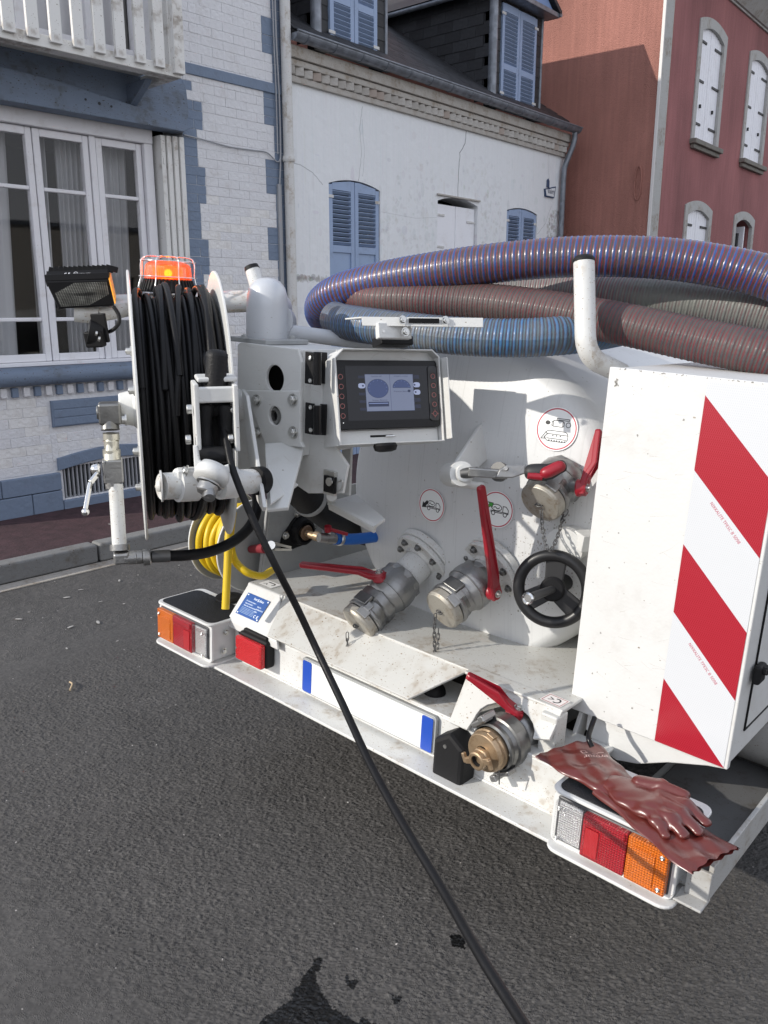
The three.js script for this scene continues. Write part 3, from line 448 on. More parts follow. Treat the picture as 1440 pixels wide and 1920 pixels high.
  const a = 32.4 * Math.PI / 180, cA = Math.cos(a), sA = Math.sin(a), up = (t, n = 0) => [4.17 + t * sA + n * cA, 0.14 - t * cA + n * sA];       // [y, z] at distance t up the slope
  { const at = (x, t, n) => { const [y, z] = up(t, n); return [x, y, z]; }; mesh('roof', [slab([at(-0.0, 0, -0.01), at(5.45, 0, -0.01), at(5.45, 4.4, -0.01), at(-0.0, 4.4, -0.01)], 0.08, 0), B2([0, 6.4, -7], [5.45, 6.5, -3.5], 0)], slate[2], h);
    const gs = [[], [], []]; for (let j = 0; j < 39; j++) for (let i = 0; i < 26; i++) { const x = 0.11 + i * 0.212 + (j % 2 ? 0.1 : 0), t = 0.0 + j * 0.112, [y, z] = up(t + 0.07, 0.004 + 0.002 * hash(i, j)); if (x > 5.4) continue; gs[Math.floor(hash(i, j, 4) * 3)].push(OB([x, y, z], [1, 0, 0], [0, cA, sA], [0.206, 0.007, 0.16], 0).rotateX(0)); }
    gs.forEach((g, k) => { mesh('roof_slates', g, slate[k], h).userData.kind = 'stuff'; });
  }
  const sl = [0, 1, 2].map((k) => flatten(B([0, 0, 0], [0.23, 0.15, 0.007], 0.001, 1)));
  function dormer(x0, x1, topY, cheeks) {
    const d = new THREE.Group(); d.name = 'dormer'; h.add(d); const z0 = -0.1, sx0 = x0 + 0.2, sx1 = x1 - 0.17;
    mesh('wall', [B2([x0 + 0.02, 4.15, z0 - 0.1], [sx0, topY, z0], 0), B2([sx1, 4.15, z0 - 0.1], [x1 - 0.02, topY, z0], 0), B2([x0 + 0.02, topY, z0 - 0.1], [x1 - 0.02, topY + 0.12, z0 - 0.001], 0)], slate[2], d);
    mesh('corner_post', [rod([x0 + 0.02, 4.18, z0 + 0.02], [x0 + 0.02, topY + 0.1, z0 + 0.02], 0.055, 0.055, 14), rod([x1 - 0.02, 4.18, z0 + 0.01], [x1 - 0.02, topY + 0.1, z0 + 0.01], 0.02, 0.02, 12), B2([x0, 4.14, z0 + 0.005], [x1, 4.185, z0 + 0.06], 0.006)], P.zinc, d);
    for (const [a0, a1] of [[x0 + 0.075, sx0], [sx1, x1 - 0.04]]) for (let k = 0; k < 10; k++) { const m = mesh('slate', sl[0], slate[Math.floor(hash(k, a0 * 99) * 3)], d); m.scale.x = (a1 - a0) / 0.235; m.position.set((a0 + a1) / 2, 4.26 + k * 0.125, z0 + 0.006); m.rotation.x = -0.04; }
    louvres(d, sx0 + 0.01, sx1 - 0.01, 4.19, topY - 0.02, 0, z0 + 0.03, false, [4.62]);
    mesh('roof', [slab([[x0 - 0.12, topY + 0.1, 0.12], [(x0 + x1) / 2, topY + 0.55, 0.12], [(x0 + x1) / 2, topY + 0.55, -3], [x0 - 0.12, topY + 0.1, -3]], 0.05, 0), slab([[(x0 + x1) / 2, topY + 0.55, 0.12], [x1 + 0.12, topY + 0.1, 0.12], [x1 + 0.12, topY + 0.1, -3], [(x0 + x1) / 2, topY + 0.55, -3]], 0.05, 0)], slate[1], d);
    mesh('eave', [rod([x1 + 0.1, topY + 0.06, 0.12], [x1 + 0.1, topY + 0.06, -2.4], 0.03, 0.03, 12), B2([x0 - 0.1, topY + 0.02, -0.1], [x1 + 0.1, topY + 0.08, 0.1], 0.01), rod([x0 - 0.1, topY + 0.06, 0.12], [x0 - 0.1, topY + 0.06, -2.4], 0.03, 0.03, 12)], P.zinc, d);
    mesh('pediment', outline([[x0, topY + 0.08], [x1, topY + 0.08], [(x0 + x1) / 2, topY + 0.5]], 0.03, 0.002, [0, 0, 0.06]), P.blueShade, d);
    for (const [x, sgn] of cheeks) {
      mesh('cheek', slab(sgn < 0 ? [[x, 4.15, -0.1], [x, topY + 0.1, -0.1], [x, topY + 0.1, -2.2]] : [[x, 4.15, -0.1], [x, topY + 0.1, -2.2], [x, topY + 0.1, -0.1]], 0.05, 0), slate[2], d);
      for (let j = 0; j < 10; j++) for (let i = 0; i < 10; i++) { const y = 4.3 + j * 0.125, z = -0.22 - i * 0.232 - (j % 2 ? 0.116 : 0); if (z < -0.06 - (y - 4.12) * 1.57 || z > -0.12) continue; const m = mesh('slate', sl[0], slate[Math.floor(hash(i, j, 7) * 3)], d); m.rotation.order = 'YXZ'; m.rotation.set(-0.045, sgn * Math.PI / 2, 0); m.position.set(x + sgn * 0.007, y, z); }
    }
  }
  dormer(0.5, 1.6, 5.38, [[0.52, -1], [1.58, 1]]); dormer(3.6, 4.82, 5.38, [[3.62, -1], [4.8, 1]]);
  mesh('chimney', [B2([5.3, 5.8, -4.2], [6.4, 7.4, -3.5], 0.01), B2([5.25, 7.4, -4.25], [6.45, 7.5, -3.45], 0.01)], std([0.5, 0.44, 0.33], 0.9, { map: again(deckGrime, 1) }), h);
  // boat-shaped name plaque
  const q = new THREE.Group(); q.name = 'plaque'; h.add(q);
  const boat = [[4.86, 3.3], [4.89, 3.2], [5.13, 3.2], [5.17, 3.36], [5.06, 3.34], [4.99, 3.32]];
  mesh('hull', outline(boat, 0.02, 0.002, [0, 0, 0.022]), std([0.03, 0.06, 0.13], 0.4), q);
  mesh('board', outline(boat.map(([x, y]) => [5.01 + (x - 5.01) * 0.84, 3.265 + (y - 3.265) * 0.76]), 0.01, 0.001, [0, 0, 0.026]), std([0.75, 0.78, 0.8], 0.4), q);
  mesh('cabin', outline([[4.93, 3.33], [4.99, 3.32], [4.985, 3.41], [4.955, 3.44], [4.93, 3.42]], 0.016, 0.002, [0, 0, 0.02]), std([0.05, 0.08, 0.15], 0.4), q);
  const nm = canvasTex(128, 48, (c) => { c.clearRect(0, 0, 128, 48); c.fillStyle = '#16254a'; c.font = 'italic 34px serif'; c.fillText('Walery', 8, 34); });
  mesh('lettering', face([4.91, 3.215, 0.029], [5.12, 3.23, 0.029], [4.91, 3.315, 0.029]), std([1, 1, 1], 0.5, { map: nm, transparent: true, alphaTest: 0.3 }), q);
}
{ // ---------- the red rendered house ----------
  const h = house('red_rendered_house', 'tall dark red rendered house with grey surrounds and white plank shutters', [-4.95, 0, -11.6], 90.7);
  const rough = dataTex(1024, (u, v) => { const [a] = worley(u, v, 130, 6); return 0.75 * (1 - a) + 0.5 * (fbm(u * 200, v * 200, 200, 200, 3, 2) - 0.5); }, false, 1 / 1.4);
  const tone = dataTex(512, (u, v) => { const k = 0.86 + 0.26 * (fbm(u * 6, v * 3, 6, 3, 17, 6) - 0.5) + 0.1 * (fbm(u * 90, v * 5, 90, 5, 19, 3) - 0.5); return [k, k, k]; }, true, 1 / 3);
  const render = std([0.55, 0.25, 0.2], 0.92, { map: tone, bumpMap: rough, bumpScale: 0.012 }), front = std([0.42, 0.165, 0.165], 0.9, { map: tone, bumpMap: rough, bumpScale: 0.006 });
  const grey = std([0.42, 0.42, 0.41], 0.85, { map: again(deckGrime, 0.9) }), sill = std([0.2, 0.19, 0.17], 0.9, { map: again(deckGrime, 1.5) });
  const s = new THREE.Shape(rect(0.346, 0, 9, 6.6).map((p) => new THREE.Vector2(...p)));
  const wins = [[1.39, 2.33, 4.14, 5.66], [3.7, 4.7, 4.16, 5.72], [1.4, 2.34, 1.5, 3.17], [3.7, 4.6, 1.9, 3.2]];
  const arch = (x0, x1, y0, y1, a) => { const p = [[x0, y0], [x1, y0]]; for (let k = 0; k <= 10; k++) { const x = lerp(x1, x0, k / 10); p.push([x, y1 - a * Math.pow((x - (x0 + x1) / 2) / ((x1 - x0) / 2), 2)]); } return p; };
  for (const [x0, x1, y0, y1] of wins) s.holes.push(new THREE.Path(arch(x0, x1, y0, y1, 0.1).map((q) => new THREE.Vector2(...q))));
  mesh('wall', new THREE.ExtrudeGeometry(s, { depth: 0.35, bevelEnabled: false }).translate(0, 0, -0.35), front, h);
  mesh('gable_wall', outline([[0.0, 0], [9, 0], [9, 6.6], [4.5, 9.4], [0.0, 6.6]].map(([z, y]) => [z, y]), 0.345, 0, [0.343, 0, 0], [0, 0, -1], [0, 1, 0]), render, h);
  mesh('roof', [slab([[-0.15, 6.55, 0.35], [9.2, 6.55, 0.35], [9.2, 9.5, -4.5], [-0.15, 9.5, -4.5]], 0.12, 0)], std([0.05, 0.05, 0.06], 0.7), h);
  mesh('quoin_strip', B2([0.0, 0, -0.02], [0.3, 6.2, 0.012], 0.004), grey, h);
  mesh('render_edge', B2([-0.012, 0, -0.02], [0.006, 6.5, 0.02], 0.003), std([0.7, 0.68, 0.66], 0.8), h);
  mesh('cornice', [outline([[0, 6.22], [0.06, 6.22], [0.3, 6.5], [0.32, 6.62], [0, 6.62]], 9.2, 0, [-0.05, 0, 0], [0, 0, 1], [0, 1, 0]), B2([-0.03, 6.19, 0], [9.1, 6.225, 0.03], 0.004)], grey, h);
  const white = std([0.8, 0.81, 0.86], 0.5, { map: again(cleanGrime, 1.5) }), iron = std([0.03, 0.03, 0.032], 0.6);
  wins.forEach(([x0, x1, y0, y1], k) => {
    const w = new THREE.Group(); w.name = 'window'; h.add(w); const outer = arch(x0 - 0.12, x1 + 0.12, y0 - 0.08, y1 + 0.13, 0.1);
    mesh('surround', outline(outer, 0.06, 0.003, [0, 0, 0.02], [1, 0, 0], [0, 1, 0], [arch(x0 + 0.004, x1 - 0.004, y0 - 0.02, y1 - 0.004, 0.1).reverse()]), grey, w);
    mesh('sill', [B2([x0 - 0.14, y0 - 0.1, -0.05], [x1 + 0.14, y0 - 0.03, 0.1], 0.012), B2([x0 - 0.1, y0 - 0.16, 0], [x1 + 0.1, y0 - 0.1, 0.06], 0.012)], sill, w);
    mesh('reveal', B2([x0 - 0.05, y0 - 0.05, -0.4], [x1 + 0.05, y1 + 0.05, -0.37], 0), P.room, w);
    if (k === 3) { // the open one: a shutter folded back inside, a pole
      mesh('shutter', B2([x1 - 0.3, y0, -0.3], [x1 - 0.26, y1 - 0.1, -0.03], 0.004), white, w); mesh('shutter', B2([x0 + 0.02, y0, -0.25], [x0 + 0.06, y1 - 0.12, -0.02], 0.004), white, w);
      mesh('pole', rod([x0 + 0.45, y0, -0.1], [x0 + 0.47, y1 - 0.22, -0.1], 0.035, 0.03, 10), iron, w); return;
    }
    const xm = (x0 + x1) / 2;
    for (const [a, b, dir] of [[x0 + 0.005, xm - 0.004, -1], [xm + 0.004, x1 - 0.005, 1]]) {
      const sh = new THREE.Group(); sh.name = 'shutter'; w.add(sh); const n = 5, W = (b - a) / n;
      for (let i = 0; i < n; i++) { const xa = a + i * W, c = (xa + W / 2 - xm) / ((x1 - x0) / 2); mesh('plank', B2([xa + 0.002, y0, -0.06], [xa + W - 0.002, y1 - 0.1 * c * c - 0.006, -0.025], 0.003), white, sh); }
      for (const f of [0.14, 0.52, 0.86]) mesh('hinge', B([dir < 0 ? a + 0.14 : b - 0.14, lerp(y0, y1, f), -0.018], [0.29, 0.035, 0.012], 0.004), iron, sh);
      mesh('stop', B([dir < 0 ? a + 0.2 : b - 0.2, lerp(y0, y1, 0.3), -0.012], [0.03, 0.05, 0.03], 0.004), iron, sh);
    }
  });
  mesh('oval_mould', tube((() => { const p = []; for (let k = 0; k < 16; k++) { const t = k / 16 * 6.283; p.push([-0.012, 3.38 + Math.sin(t) * 0.16 + Math.sign(Math.sin(t)) * 0.06, -0.2 + Math.cos(t) * 0.045]); } return p; })(), 0.012, 40, 8, true), render, h);
}
{ // ---------- the row across the street, which the windows and the paint mirror ----------
  const h = thing('terraced_house', 'plain pale terraced house across the street with dark windows', 'house'); h.position.set(17, 0, -6);
  const s = new THREE.Shape(rect(-14, 0, 9, 4.4).map((p) => new THREE.Vector2(...p))), holes = [];
  for (let k = 0; k < 8; k++) for (const y of [1.2]) { const x = -12.8 + k * 2.7, q = rect(x, y, x + 1.0, y + 1.6); holes.push(q); s.holes.push(new THREE.Path(q.map((p) => new THREE.Vector2(...p)))); }
  const f = (g) => g.rotateY(-Math.PI / 2);
  mesh('wall', f(new THREE.ExtrudeGeometry(s, { depth: 0.3, bevelEnabled: false })), std([0.6, 0.56, 0.5], 0.85), h);
  mesh('roof', [B2([-0.4, 4.4, -14.1], [0.35, 4.55, 9.1], 0.01)], P.zinc, h);
  for (const q of holes) mesh('window', f(B2([q[0][0], q[0][1], 0.05], [q[2][0], q[2][1], 0.1], 0)), std([0.04, 0.045, 0.05], 0.2), h);
}

// ====================== THE TRUCK (x to its right, y up, z to its rear; metres from the ground under its tail) ======================
const truck = onTruck(thing('vacuum_truck', 'white vacuum tanker truck seen from behind, with valves, hose reel, screen and red-white striped locker', 'truck'));
const group = (name, parent = truck, label) => { const g = new THREE.Group(); g.name = name; parent.add(g); if (label) g.userData.label = label; return g; };
const ribs = (n, ry) => dataTex(128, (u, v) => Math.pow(Math.abs(Math.sin(u * Math.PI * 8)), 0.6) * (ry ? Math.pow(Math.abs(Math.sin(v * Math.PI * ry)), 0.6) : 1), false, n);
const tread = std([0.022, 0.026, 0.034], 0.5, { metalness: 0.2, map: dataTex(512, (u, v) => 0.55 + 0.6 * (hash(Math.floor(u * 300), Math.floor(v * 300), 3) > 0.94 ? 0.6 : 0) + 0.3 * fbm(u * 12, v * 12, 12, 12, 4, 4), true, 4), bumpMap: dataTex(512, (u, v) => fbm(u * 120, v * 120, 120, 120, 6, 2), false, 4), bumpScale: 0.002 });

// ---------- chassis, wheels, cab ----------
mesh('chassis', [B2([-0.42, 0.34, -4.6], [-0.34, 0.56, -0.2], 0.004), B2([0.3, 0.34, -4.6], [0.38, 0.56, -0.2], 0.004), B2([-0.75, 0.36, -1.3], [0.6, 0.6, -0.55], 0.01), rod([-0.7, 0.42, -1.45], [0.7, 0.42, -1.45], 0.07)], M.void, truck);
for (const x of [-0.8, 0.78]) for (const z of [-1.55, -4.1]) {
  const w = group('wheel'); mesh('tyre', turnSmooth([[0.2, -0.1], [0.3, -0.115], [0.345, -0.1], [0.36, -0.06], [0.36, 0.06], [0.345, 0.1], [0.3, 0.115], [0.2, 0.1]], [x, 0.36, z], [1, 0, 0], 36), M.rubber, w); mesh('rim', turn([[0, 0.04], [0.12, 0.04], [0.15, 0.06], [0.2, 0.09], [0.2, -0.09], [0, -0.09]], [x, 0.36, z], [1, 0, 0]), M.grey, w);
}
mesh('cab', [outline([[-5.4, 0.45], [-3.3, 0.45], [-3.3, 1.74], [-5.0, 1.74], [-5.4, 1.2]], 1.86, 0.03, [-0.93, 0, 0], [0, 0, 1], [0, 1, 0])], M.white, truck);
mesh('cab_window', [B2([-0.6, 1.2, -3.31], [0.55, 1.62, -3.29], 0.01)], M.blackGloss, truck);
mesh('hose_deck', [B2([-0.5, 1.5, -2.9], [1.0, 1.56, -1.35], 0.01), B2([0.6, 0.7, -2.9], [1.0, 1.5, -1.5], 0.01), B2([1.0, 1.5, -2.9], [1.03, 1.66, -1.3], 0.006)], M.white, truck);

// ---------- bumper with lamp pods ----------
const bumper = group('bumper');
mesh('beam', [B2([-0.69, 0.43, -0.16], [0.71, 0.575, -0.1], 0.006), B2([-0.69, 0.425, -0.101], [0.71, 0.435, 0.002], 0.003), B2([-0.69, 0.57, -0.3], [0.71, 0.58, -0.101], 0.003), rod([-0.69, 0.437, -0.1], [0.71, 0.437, -0.1], 0.005, 0.005, 8)], M.pipe, bumper);
function pod(x0, x1, inner, name) {
  const sgn = inner > (x0 + x1) / 2 ? 1 : -1;
  mesh('lamp_pod', [B2([x0, 0.44, -0.2], [x1, 0.585, -0.006], 0.01),
    outline(roundRect(x0 - 0.012, 0.44, x1 + 0.012, 0.588, 0.02), 0.012, 0.003, [0, 0, 0.004], [1, 0, 0], [0, 1, 0], [roundRect(x0 + 0.006, 0.455, x1 - 0.006, 0.575, 0.008).reverse()]),
    outline(roundRect(x0 - 0.015, -0.035, x1 + 0.02, 0.2, 0.035), 0.009, 0.003, [0, 0.441, 0], [1, 0, 0], [0, 0, -1]), outline(roundRect(x0 - 0.02, -0.016, x1 + 0.015, 0.2, 0.03), 0.009, 0.003, [0, 0.593, 0], [1, 0, 0], [0, 0, -1])], M.box, bumper, name);
  mesh('tread_plate', outline(roundRect(x0 - 0.006, -0.004, x1 + 0.004, 0.17, 0.025), 0.003, 0.001, [0, 0.5965, 0], [1, 0, 0], [0, 0, -1]), tread, bumper);
  mesh('bolt', [bolt([inner + sgn * 0.0, 0.545, -0.06], [sgn, 0, 0], 0.009, 0.008)], M.zinc, bumper); mesh('bolt', [bolt([inner, 0.475, -0.05], [sgn, 0, 0], 0.009, 0.008)], M.zinc, bumper);
}
pod(-1.0, -0.7, -0.69); pod(0.712, 1.01, 0.7);
const lensBump = ribs(19, 8), lensFine = ribs(34, 8);
const lens = (c, rough = 0.12, bump = lensBump, e = 0.004) => phys(c, rough, { bumpMap: bump, bumpScale: e, clearcoat: 0.5, clearcoatRoughness: 0.08 });
const L = { amber: lens([0.75, 0.17, 0.012]), red: lens([0.42, 0.008, 0.018]), redBright: lens([0.75, 0.02, 0.03], 0.2, lensFine), clear: lens([0.6, 0.6, 0.6]), clearPane: phys([1, 1, 1], 0.08, { transmission: 1, thickness: 0, bumpMap: lensBump, bumpScale: 0.0015 }) };
const bezel = std([0.06, 0.06, 0.065], 0.4), reflector = std([0.85, 0.85, 0.85], 0.35, { metalness: 0.35, bumpMap: lensBump, bumpScale: 0.006 });
function tailLamp(x0, mirror) { // 0.30 wide, three chambers
  const t = group('tail_lamp', bumper, mirror ? 'left rear lamp' : 'right rear lamp'); const X = (u) => (mirror ? x0 + 0.29 - u : x0 + u), box = (a, b, y0, y1, z0, z1, r) => B2([X(a), y0, z0], [X(b), y1, z1], r);
  mesh('housing', box(-0.004, 0.294, 0.453, 0.577, -0.004, 0.008, 0.006), bezel, t);
  mesh('reflector', box(0.006, 0.068, 0.463, 0.567, 0.006, 0.014, 0.002), reflector, t);
  mesh('clear_lens', [box(0.0, 0.074, 0.457, 0.573, 0.02, 0.026, 0.003), box(0.0, 0.074, 0.553, 0.573, 0.01, 0.024, 0.003)], L.clearPane, t);
  mesh('red_lens', [box(0.076, 0.19, 0.457, 0.573, 0.006, 0.026, 0.004), box(0.08, 0.186, 0.55, 0.57, 0.02, 0.03, 0.003)], L.red, t);
  mesh('red_reflector', [box(0.085, 0.122, 0.466, 0.54, 0.02, 0.0285, 0.002)], L.redBright, t);
  mesh('amber_lens', [box(0.192, 0.29, 0.457, 0.573, 0.006, 0.026, 0.004), box(0.205, 0.262, 0.468, 0.552, 0.02, 0.029, 0.004)], L.amber, t);
  for (const [u, y] of [[0.012, 0.556], [0.012, 0.472], [0.276, 0.556], [0.276, 0.472]]) mesh('screw', [turn([[0.0055, 0], [0.0055, 0.004], [0.003, 0.006], [0, 0.004]], [X(u), y, 0.025], [0, 0, 1], 12)], M.zinc, t);
}
tailLamp(-0.995, true); tailLamp(0.717, false);
{ const f = group('fog_lamp', bumper); mesh('housing', [B2([-0.615, 0.475, -0.1], [-0.465, 0.578, -0.058], 0.01), B2([-0.6, 0.575, -0.1], [-0.475, 0.59, -0.065], 0.006), rod([-0.64, 0.556, -0.085], [-0.61, 0.556, -0.085], 0.008)], M.rubber, f);
  mesh('lens', B2([-0.61, 0.478, -0.06], [-0.47, 0.568, -0.036], 0.008), lens([0.7, 0.01, 0.016], 0.15), f); mesh('screw', turn([[0.004, 0], [0.004, 0.003], [0, 0.003]], [-0.602, 0.523, -0.037], [0, 0, 1], 10), M.zinc, f); }
{ const p = group('number_plate', bumper); mesh('frame', outline(roundRect(-0.312, 0.447, 0.258, 0.572, 0.012), 0.012, 0.002, [0, 0, -0.084]), M.grey, p); mesh('plate', outline(roundRect(-0.304, 0.454, 0.25, 0.565, 0.008), 0.005, 0.001, [0, 0, -0.08]), std([0.78, 0.79, 0.78], 0.35), p);
  for (const x of [-0.304, 0.208]) mesh('blue_band', outline(roundRect(x, 0.454, x + 0.042, 0.565, 0.006), 0.003, 0.0005, [0, 0, -0.0785]), std([0.015, 0.07, 0.42], 0.35), p); }
{ const p = group('rubber_buffer', bumper); mesh('block', [outline([[0.292, 0.425], [0.395, 0.425], [0.395, 0.545], [0.345, 0.578], [0.292, 0.54]], 0.075, 0.012, [0, 0, -0.028])], M.rubber, p); mesh('screw', [[0.335, 0.535], [0.33, 0.443]].map(([x, y]) => turn([[0.006, 0], [0.006, 0.003], [0, 0.003]], [x, y, -0.0285], [0, 0, 1], 10))[0], M.zinc, p); }

// ---------- deck ----------
const deck = group('deck');
mesh('deck_plate', [slab([[-0.72, 0.7, -1.2], [-0.72, 0.7, -0.19], [-0.52, 0.7, -0.19], [0.286, 0.7, -0.19], [0.61, 0.7, -0.17], [0.61, 0.7, -1.2]], 0.01, 0.003),
  slab([[-0.535, 0.699, -0.2], [-0.46, 0.61, -0.055], [0.17, 0.61, -0.055], [0.285, 0.699, -0.2]], 0.008, 0.002)], M.deck, deck);
mesh('left_cover', [slab([[-0.715, 0.7, -0.186], [-0.705, 0.588, -0.078], [-0.43, 0.588, -0.074], [-0.45, 0.62, -0.1], [-0.54, 0.7, -0.186]], 0.01, 0.003), slab([[-0.705, 0.588, -0.078], [-0.7, 0.56, -0.078], [-0.425, 0.56, -0.074], [-0.43, 0.588, -0.074]], 0.01, 0.003),
  slab([[-0.718, 0.7, -0.26], [-0.7, 0.57, -0.26], [-0.7, 0.57, -0.085], [-0.715, 0.7, -0.19]], 0.008, 0.002), rod([-0.715, 0.692, -0.19], [-0.53, 0.692, -0.19], 0.009, 0.009, 12)], M.box, deck);
const coverR = [[0.287, 0.7, -0.187], [0.3, 0.61, -0.1], [0.305, 0.575, -0.085], [0.37, 0.575, -0.085], [0.375, 0.615, -0.1]];
for (let k = 0; k <= 10; k++) { const t = Math.PI * (1 - k / 10); coverR.push([0.47 + 0.095 * Math.cos(t), 0.625 + 0.045 * Math.sin(t), -0.105 - 0.045 * Math.sin(t)]); }
coverR.push([0.61, 0.64, -0.11], [0.61, 0.7, -0.17]);
mesh('right_cover', [slab(coverR, 0.012, 0.002), B2([0.56, 0.57, -0.2], [0.612, 0.69, -0.14], 0.006), B2([0.286, 0.695, -0.22], [0.612, 0.704, -0.165], 0.004)], M.deck, deck);
const idTex = canvasTex(256, 192, (c) => {
  c.fillStyle = '#1f4f96'; c.fillRect(0, 0, 256, 192); c.fillStyle = '#e8eef6'; c.textBaseline = 'alphabetic'; c.font = 'bold 27px sans-serif'; c.fillText('hor', 92, 38); c.font = 'bold 34px sans-serif'; c.fillText('S', 136, 42); c.font = 'bold 27px sans-serif'; c.fillText('dau', 156, 38);
  c.font = 'bold 14px sans-serif'; ['N° constructeur :', 'Type produit :', 'Date de construction :'].forEach((s, k) => c.fillText(s, 30, 68 + k * 21)); ['MULTI', 'H100021570', '2021'].forEach((s, k) => c.fillText(s, 168, 84 + k * 22)); c.font = '8px sans-serif'; for (let k = 0; k < 5; k++) c.fillText('Constructions hydrauliques et mecaniques', 24, 126 + k * 11);
  c.font = 'bold 36px sans-serif'; c.fillText('C E', 186, 172); for (const [x, y] of [[14, 14], [242, 14], [14, 178], [242, 178]]) { c.beginPath(); c.arc(x, y, 7, 0, 7); c.fill(); }
});
{ const t = new THREE.Vector3(0, -0.72, 0.694); const q = group('identity_plate', deck, 'blue maker plate'); const a = [-0.677, 0.612, -0.1], d = [-0.688, 0.675, -0.159], b = [-0.555, 0.612, -0.099]; const n = [0, 0.72 * 0.003, 0.003];
  const F = (p) => add(p, [0, 0.0022, 0.0026]); mesh('plate', face(F(a), F(b), F(d)), phys([1, 1, 1], 0.35, { map: idTex, clearcoat: 0.4 }), q); }
const clickTex = canvasTex(96, 64, (c) => { c.fillStyle = '#f2f1ee'; c.fillRect(0, 0, 96, 64); c.strokeStyle = '#222'; c.lineWidth = 2; c.strokeRect(3, 3, 90, 58); c.lineWidth = 6; c.beginPath(); c.moveTo(26, 18); c.lineTo(62, 18); c.quadraticCurveTo(80, 20, 70, 40); c.stroke(); c.lineWidth = 3; c.beginPath(); c.moveTo(22, 44); c.lineTo(34, 34); c.lineTo(46, 46); c.stroke(); });
const clickTexR = canvasTex(96, 64, (c) => { c.fillStyle = '#ece6e2'; c.fillRect(0, 0, 96, 64); c.strokeStyle = '#9c5a5a'; c.lineWidth = 3; c.strokeRect(6, 6, 84, 52); c.strokeStyle = '#1c1c20'; c.lineWidth = 6; c.beginPath(); c.arc(56, 32, 15, -2.2, 2.0); c.stroke(); c.lineWidth = 4; c.beginPath(); c.moveTo(20, 22); c.lineTo(40, 30); c.lineTo(22, 42); c.stroke(); });
mesh('safety_sticker', face([-0.69, 0.7015, -0.2], [-0.61, 0.7015, -0.2], [-0.69, 0.7015, -0.26]), std([1, 1, 1], 0.5, { map: clickTex }), deck);
mesh('safety_sticker', face([0.535, 0.7055, -0.176], [0.6, 0.7055, -0.172], [0.535, 0.7055, -0.228]), std([1, 1, 1], 0.5, { map: clickTexR }), deck);

// ---------- tank ----------
const tank = group('tank'), TC = [0.03, 1.1, 0];
mesh('shell', turn([[0.53, -2.6], [0.53, -0.56]], TC, [0, 0, 1], 72), M.tank, tank);
const dish = []; for (let k = 0; k <= 6; k++) { const t = k / 6 * Math.PI / 2 * 0.86; dish.push([0.47 + 0.06 * Math.cos(t), -0.56 + 0.09 * Math.sin(t)]); } for (let k = 1; k <= 10; k++) { const r = 0.47 * (1 - k / 10); dish.push([r, -0.415 - 0.058 * (r / 0.48) ** 2]); }
const dishTex = canvasTex(1024, 1024, (c) => { // what has run and splashed down the tank end: 1.07 m across
  const X = (x) => (x + 0.505) / 1.07 * 1024, Y = (y) => (1.635 - y) / 1.07 * 1024, r = rng(61); c.fillStyle = '#ffffff'; c.fillRect(0, 0, 1024, 1024);
  for (let k = 0; k < 260; k++) { const x = r() * 1024, y = r() * 900, L = 40 + r() * 260; c.fillStyle = `rgba(120,122,118,${0.02 + 0.05 * r()})`; c.fillRect(x, y, 1 + r() * 3, L); }
  const splash = (x, y, sx, sy, n, a) => { for (let k = 0; k < n; k++) { const g = (r() + r() + r() - 1.5) / 0.75, h = (r() + r() + r() - 1.5) / 0.75, s = 0.7 + 2.6 * r() * r() * r(); c.fillStyle = `rgba(${70 + r() * 30},${60 + r() * 25},${45 + r() * 20},${a * (0.4 + 0.6 * r())})`; c.beginPath(); c.ellipse(X(x + g * sx), Y(y + h * sy), s, s * (1 + r()), 0, 0, 7); c.fill(); } };
  splash(0.36, 1.05, 0.13, 0.1, 330, 0.75); splash(0.28, 0.9, 0.12, 0.09, 150, 0.7); splash(0.05, 1.2, 0.4, 0.3, 90, 0.5); splash(0.45, 0.95, 0.05, 0.06, 60, 0.8);
  c.strokeStyle = 'rgba(95,90,80,.35)'; for (let k = 0; k < 40; k++) { const x = r() * 1024, y = r() * 1024; c.lineWidth = 0.8 + r(); c.beginPath(); c.moveTo(x, y); c.lineTo(x + (r() - 0.5) * 40, y + (r() - 0.5) * 12); c.stroke(); }
});
dishTex.repeat.set(1 / 1.07, 1 / 1.07); dishTex.offset.set(0.505 / 1.07, -0.565 / 1.07);
mesh('dished_end', turnSmooth(dish, TC, [0, 0, 1], 96), paint(dishTex, [0.63, 0.64, 0.64]), tank);
const dishZ = (x, y) => -0.415 - 0.058 * (Math.hypot(x - 0.03, y - 1.1) / 0.48) ** 2;
mesh('weld_plate', [slab([[-.205,1.13,-.071], [.071,1.13,.023], [.036,1.13,-.067], [-.223,1.13,-.219]], 0.01, 0.002), slab([[-.201,1.128,-.067], [-.212,1.1,-.079], [.05,1.1,-.003], [.07,1.128,.022]], 0.01, 0.002), rod([-.207,1.135,-.091], [-.165,1.16,-.048], 0.016)], M.white, tank);
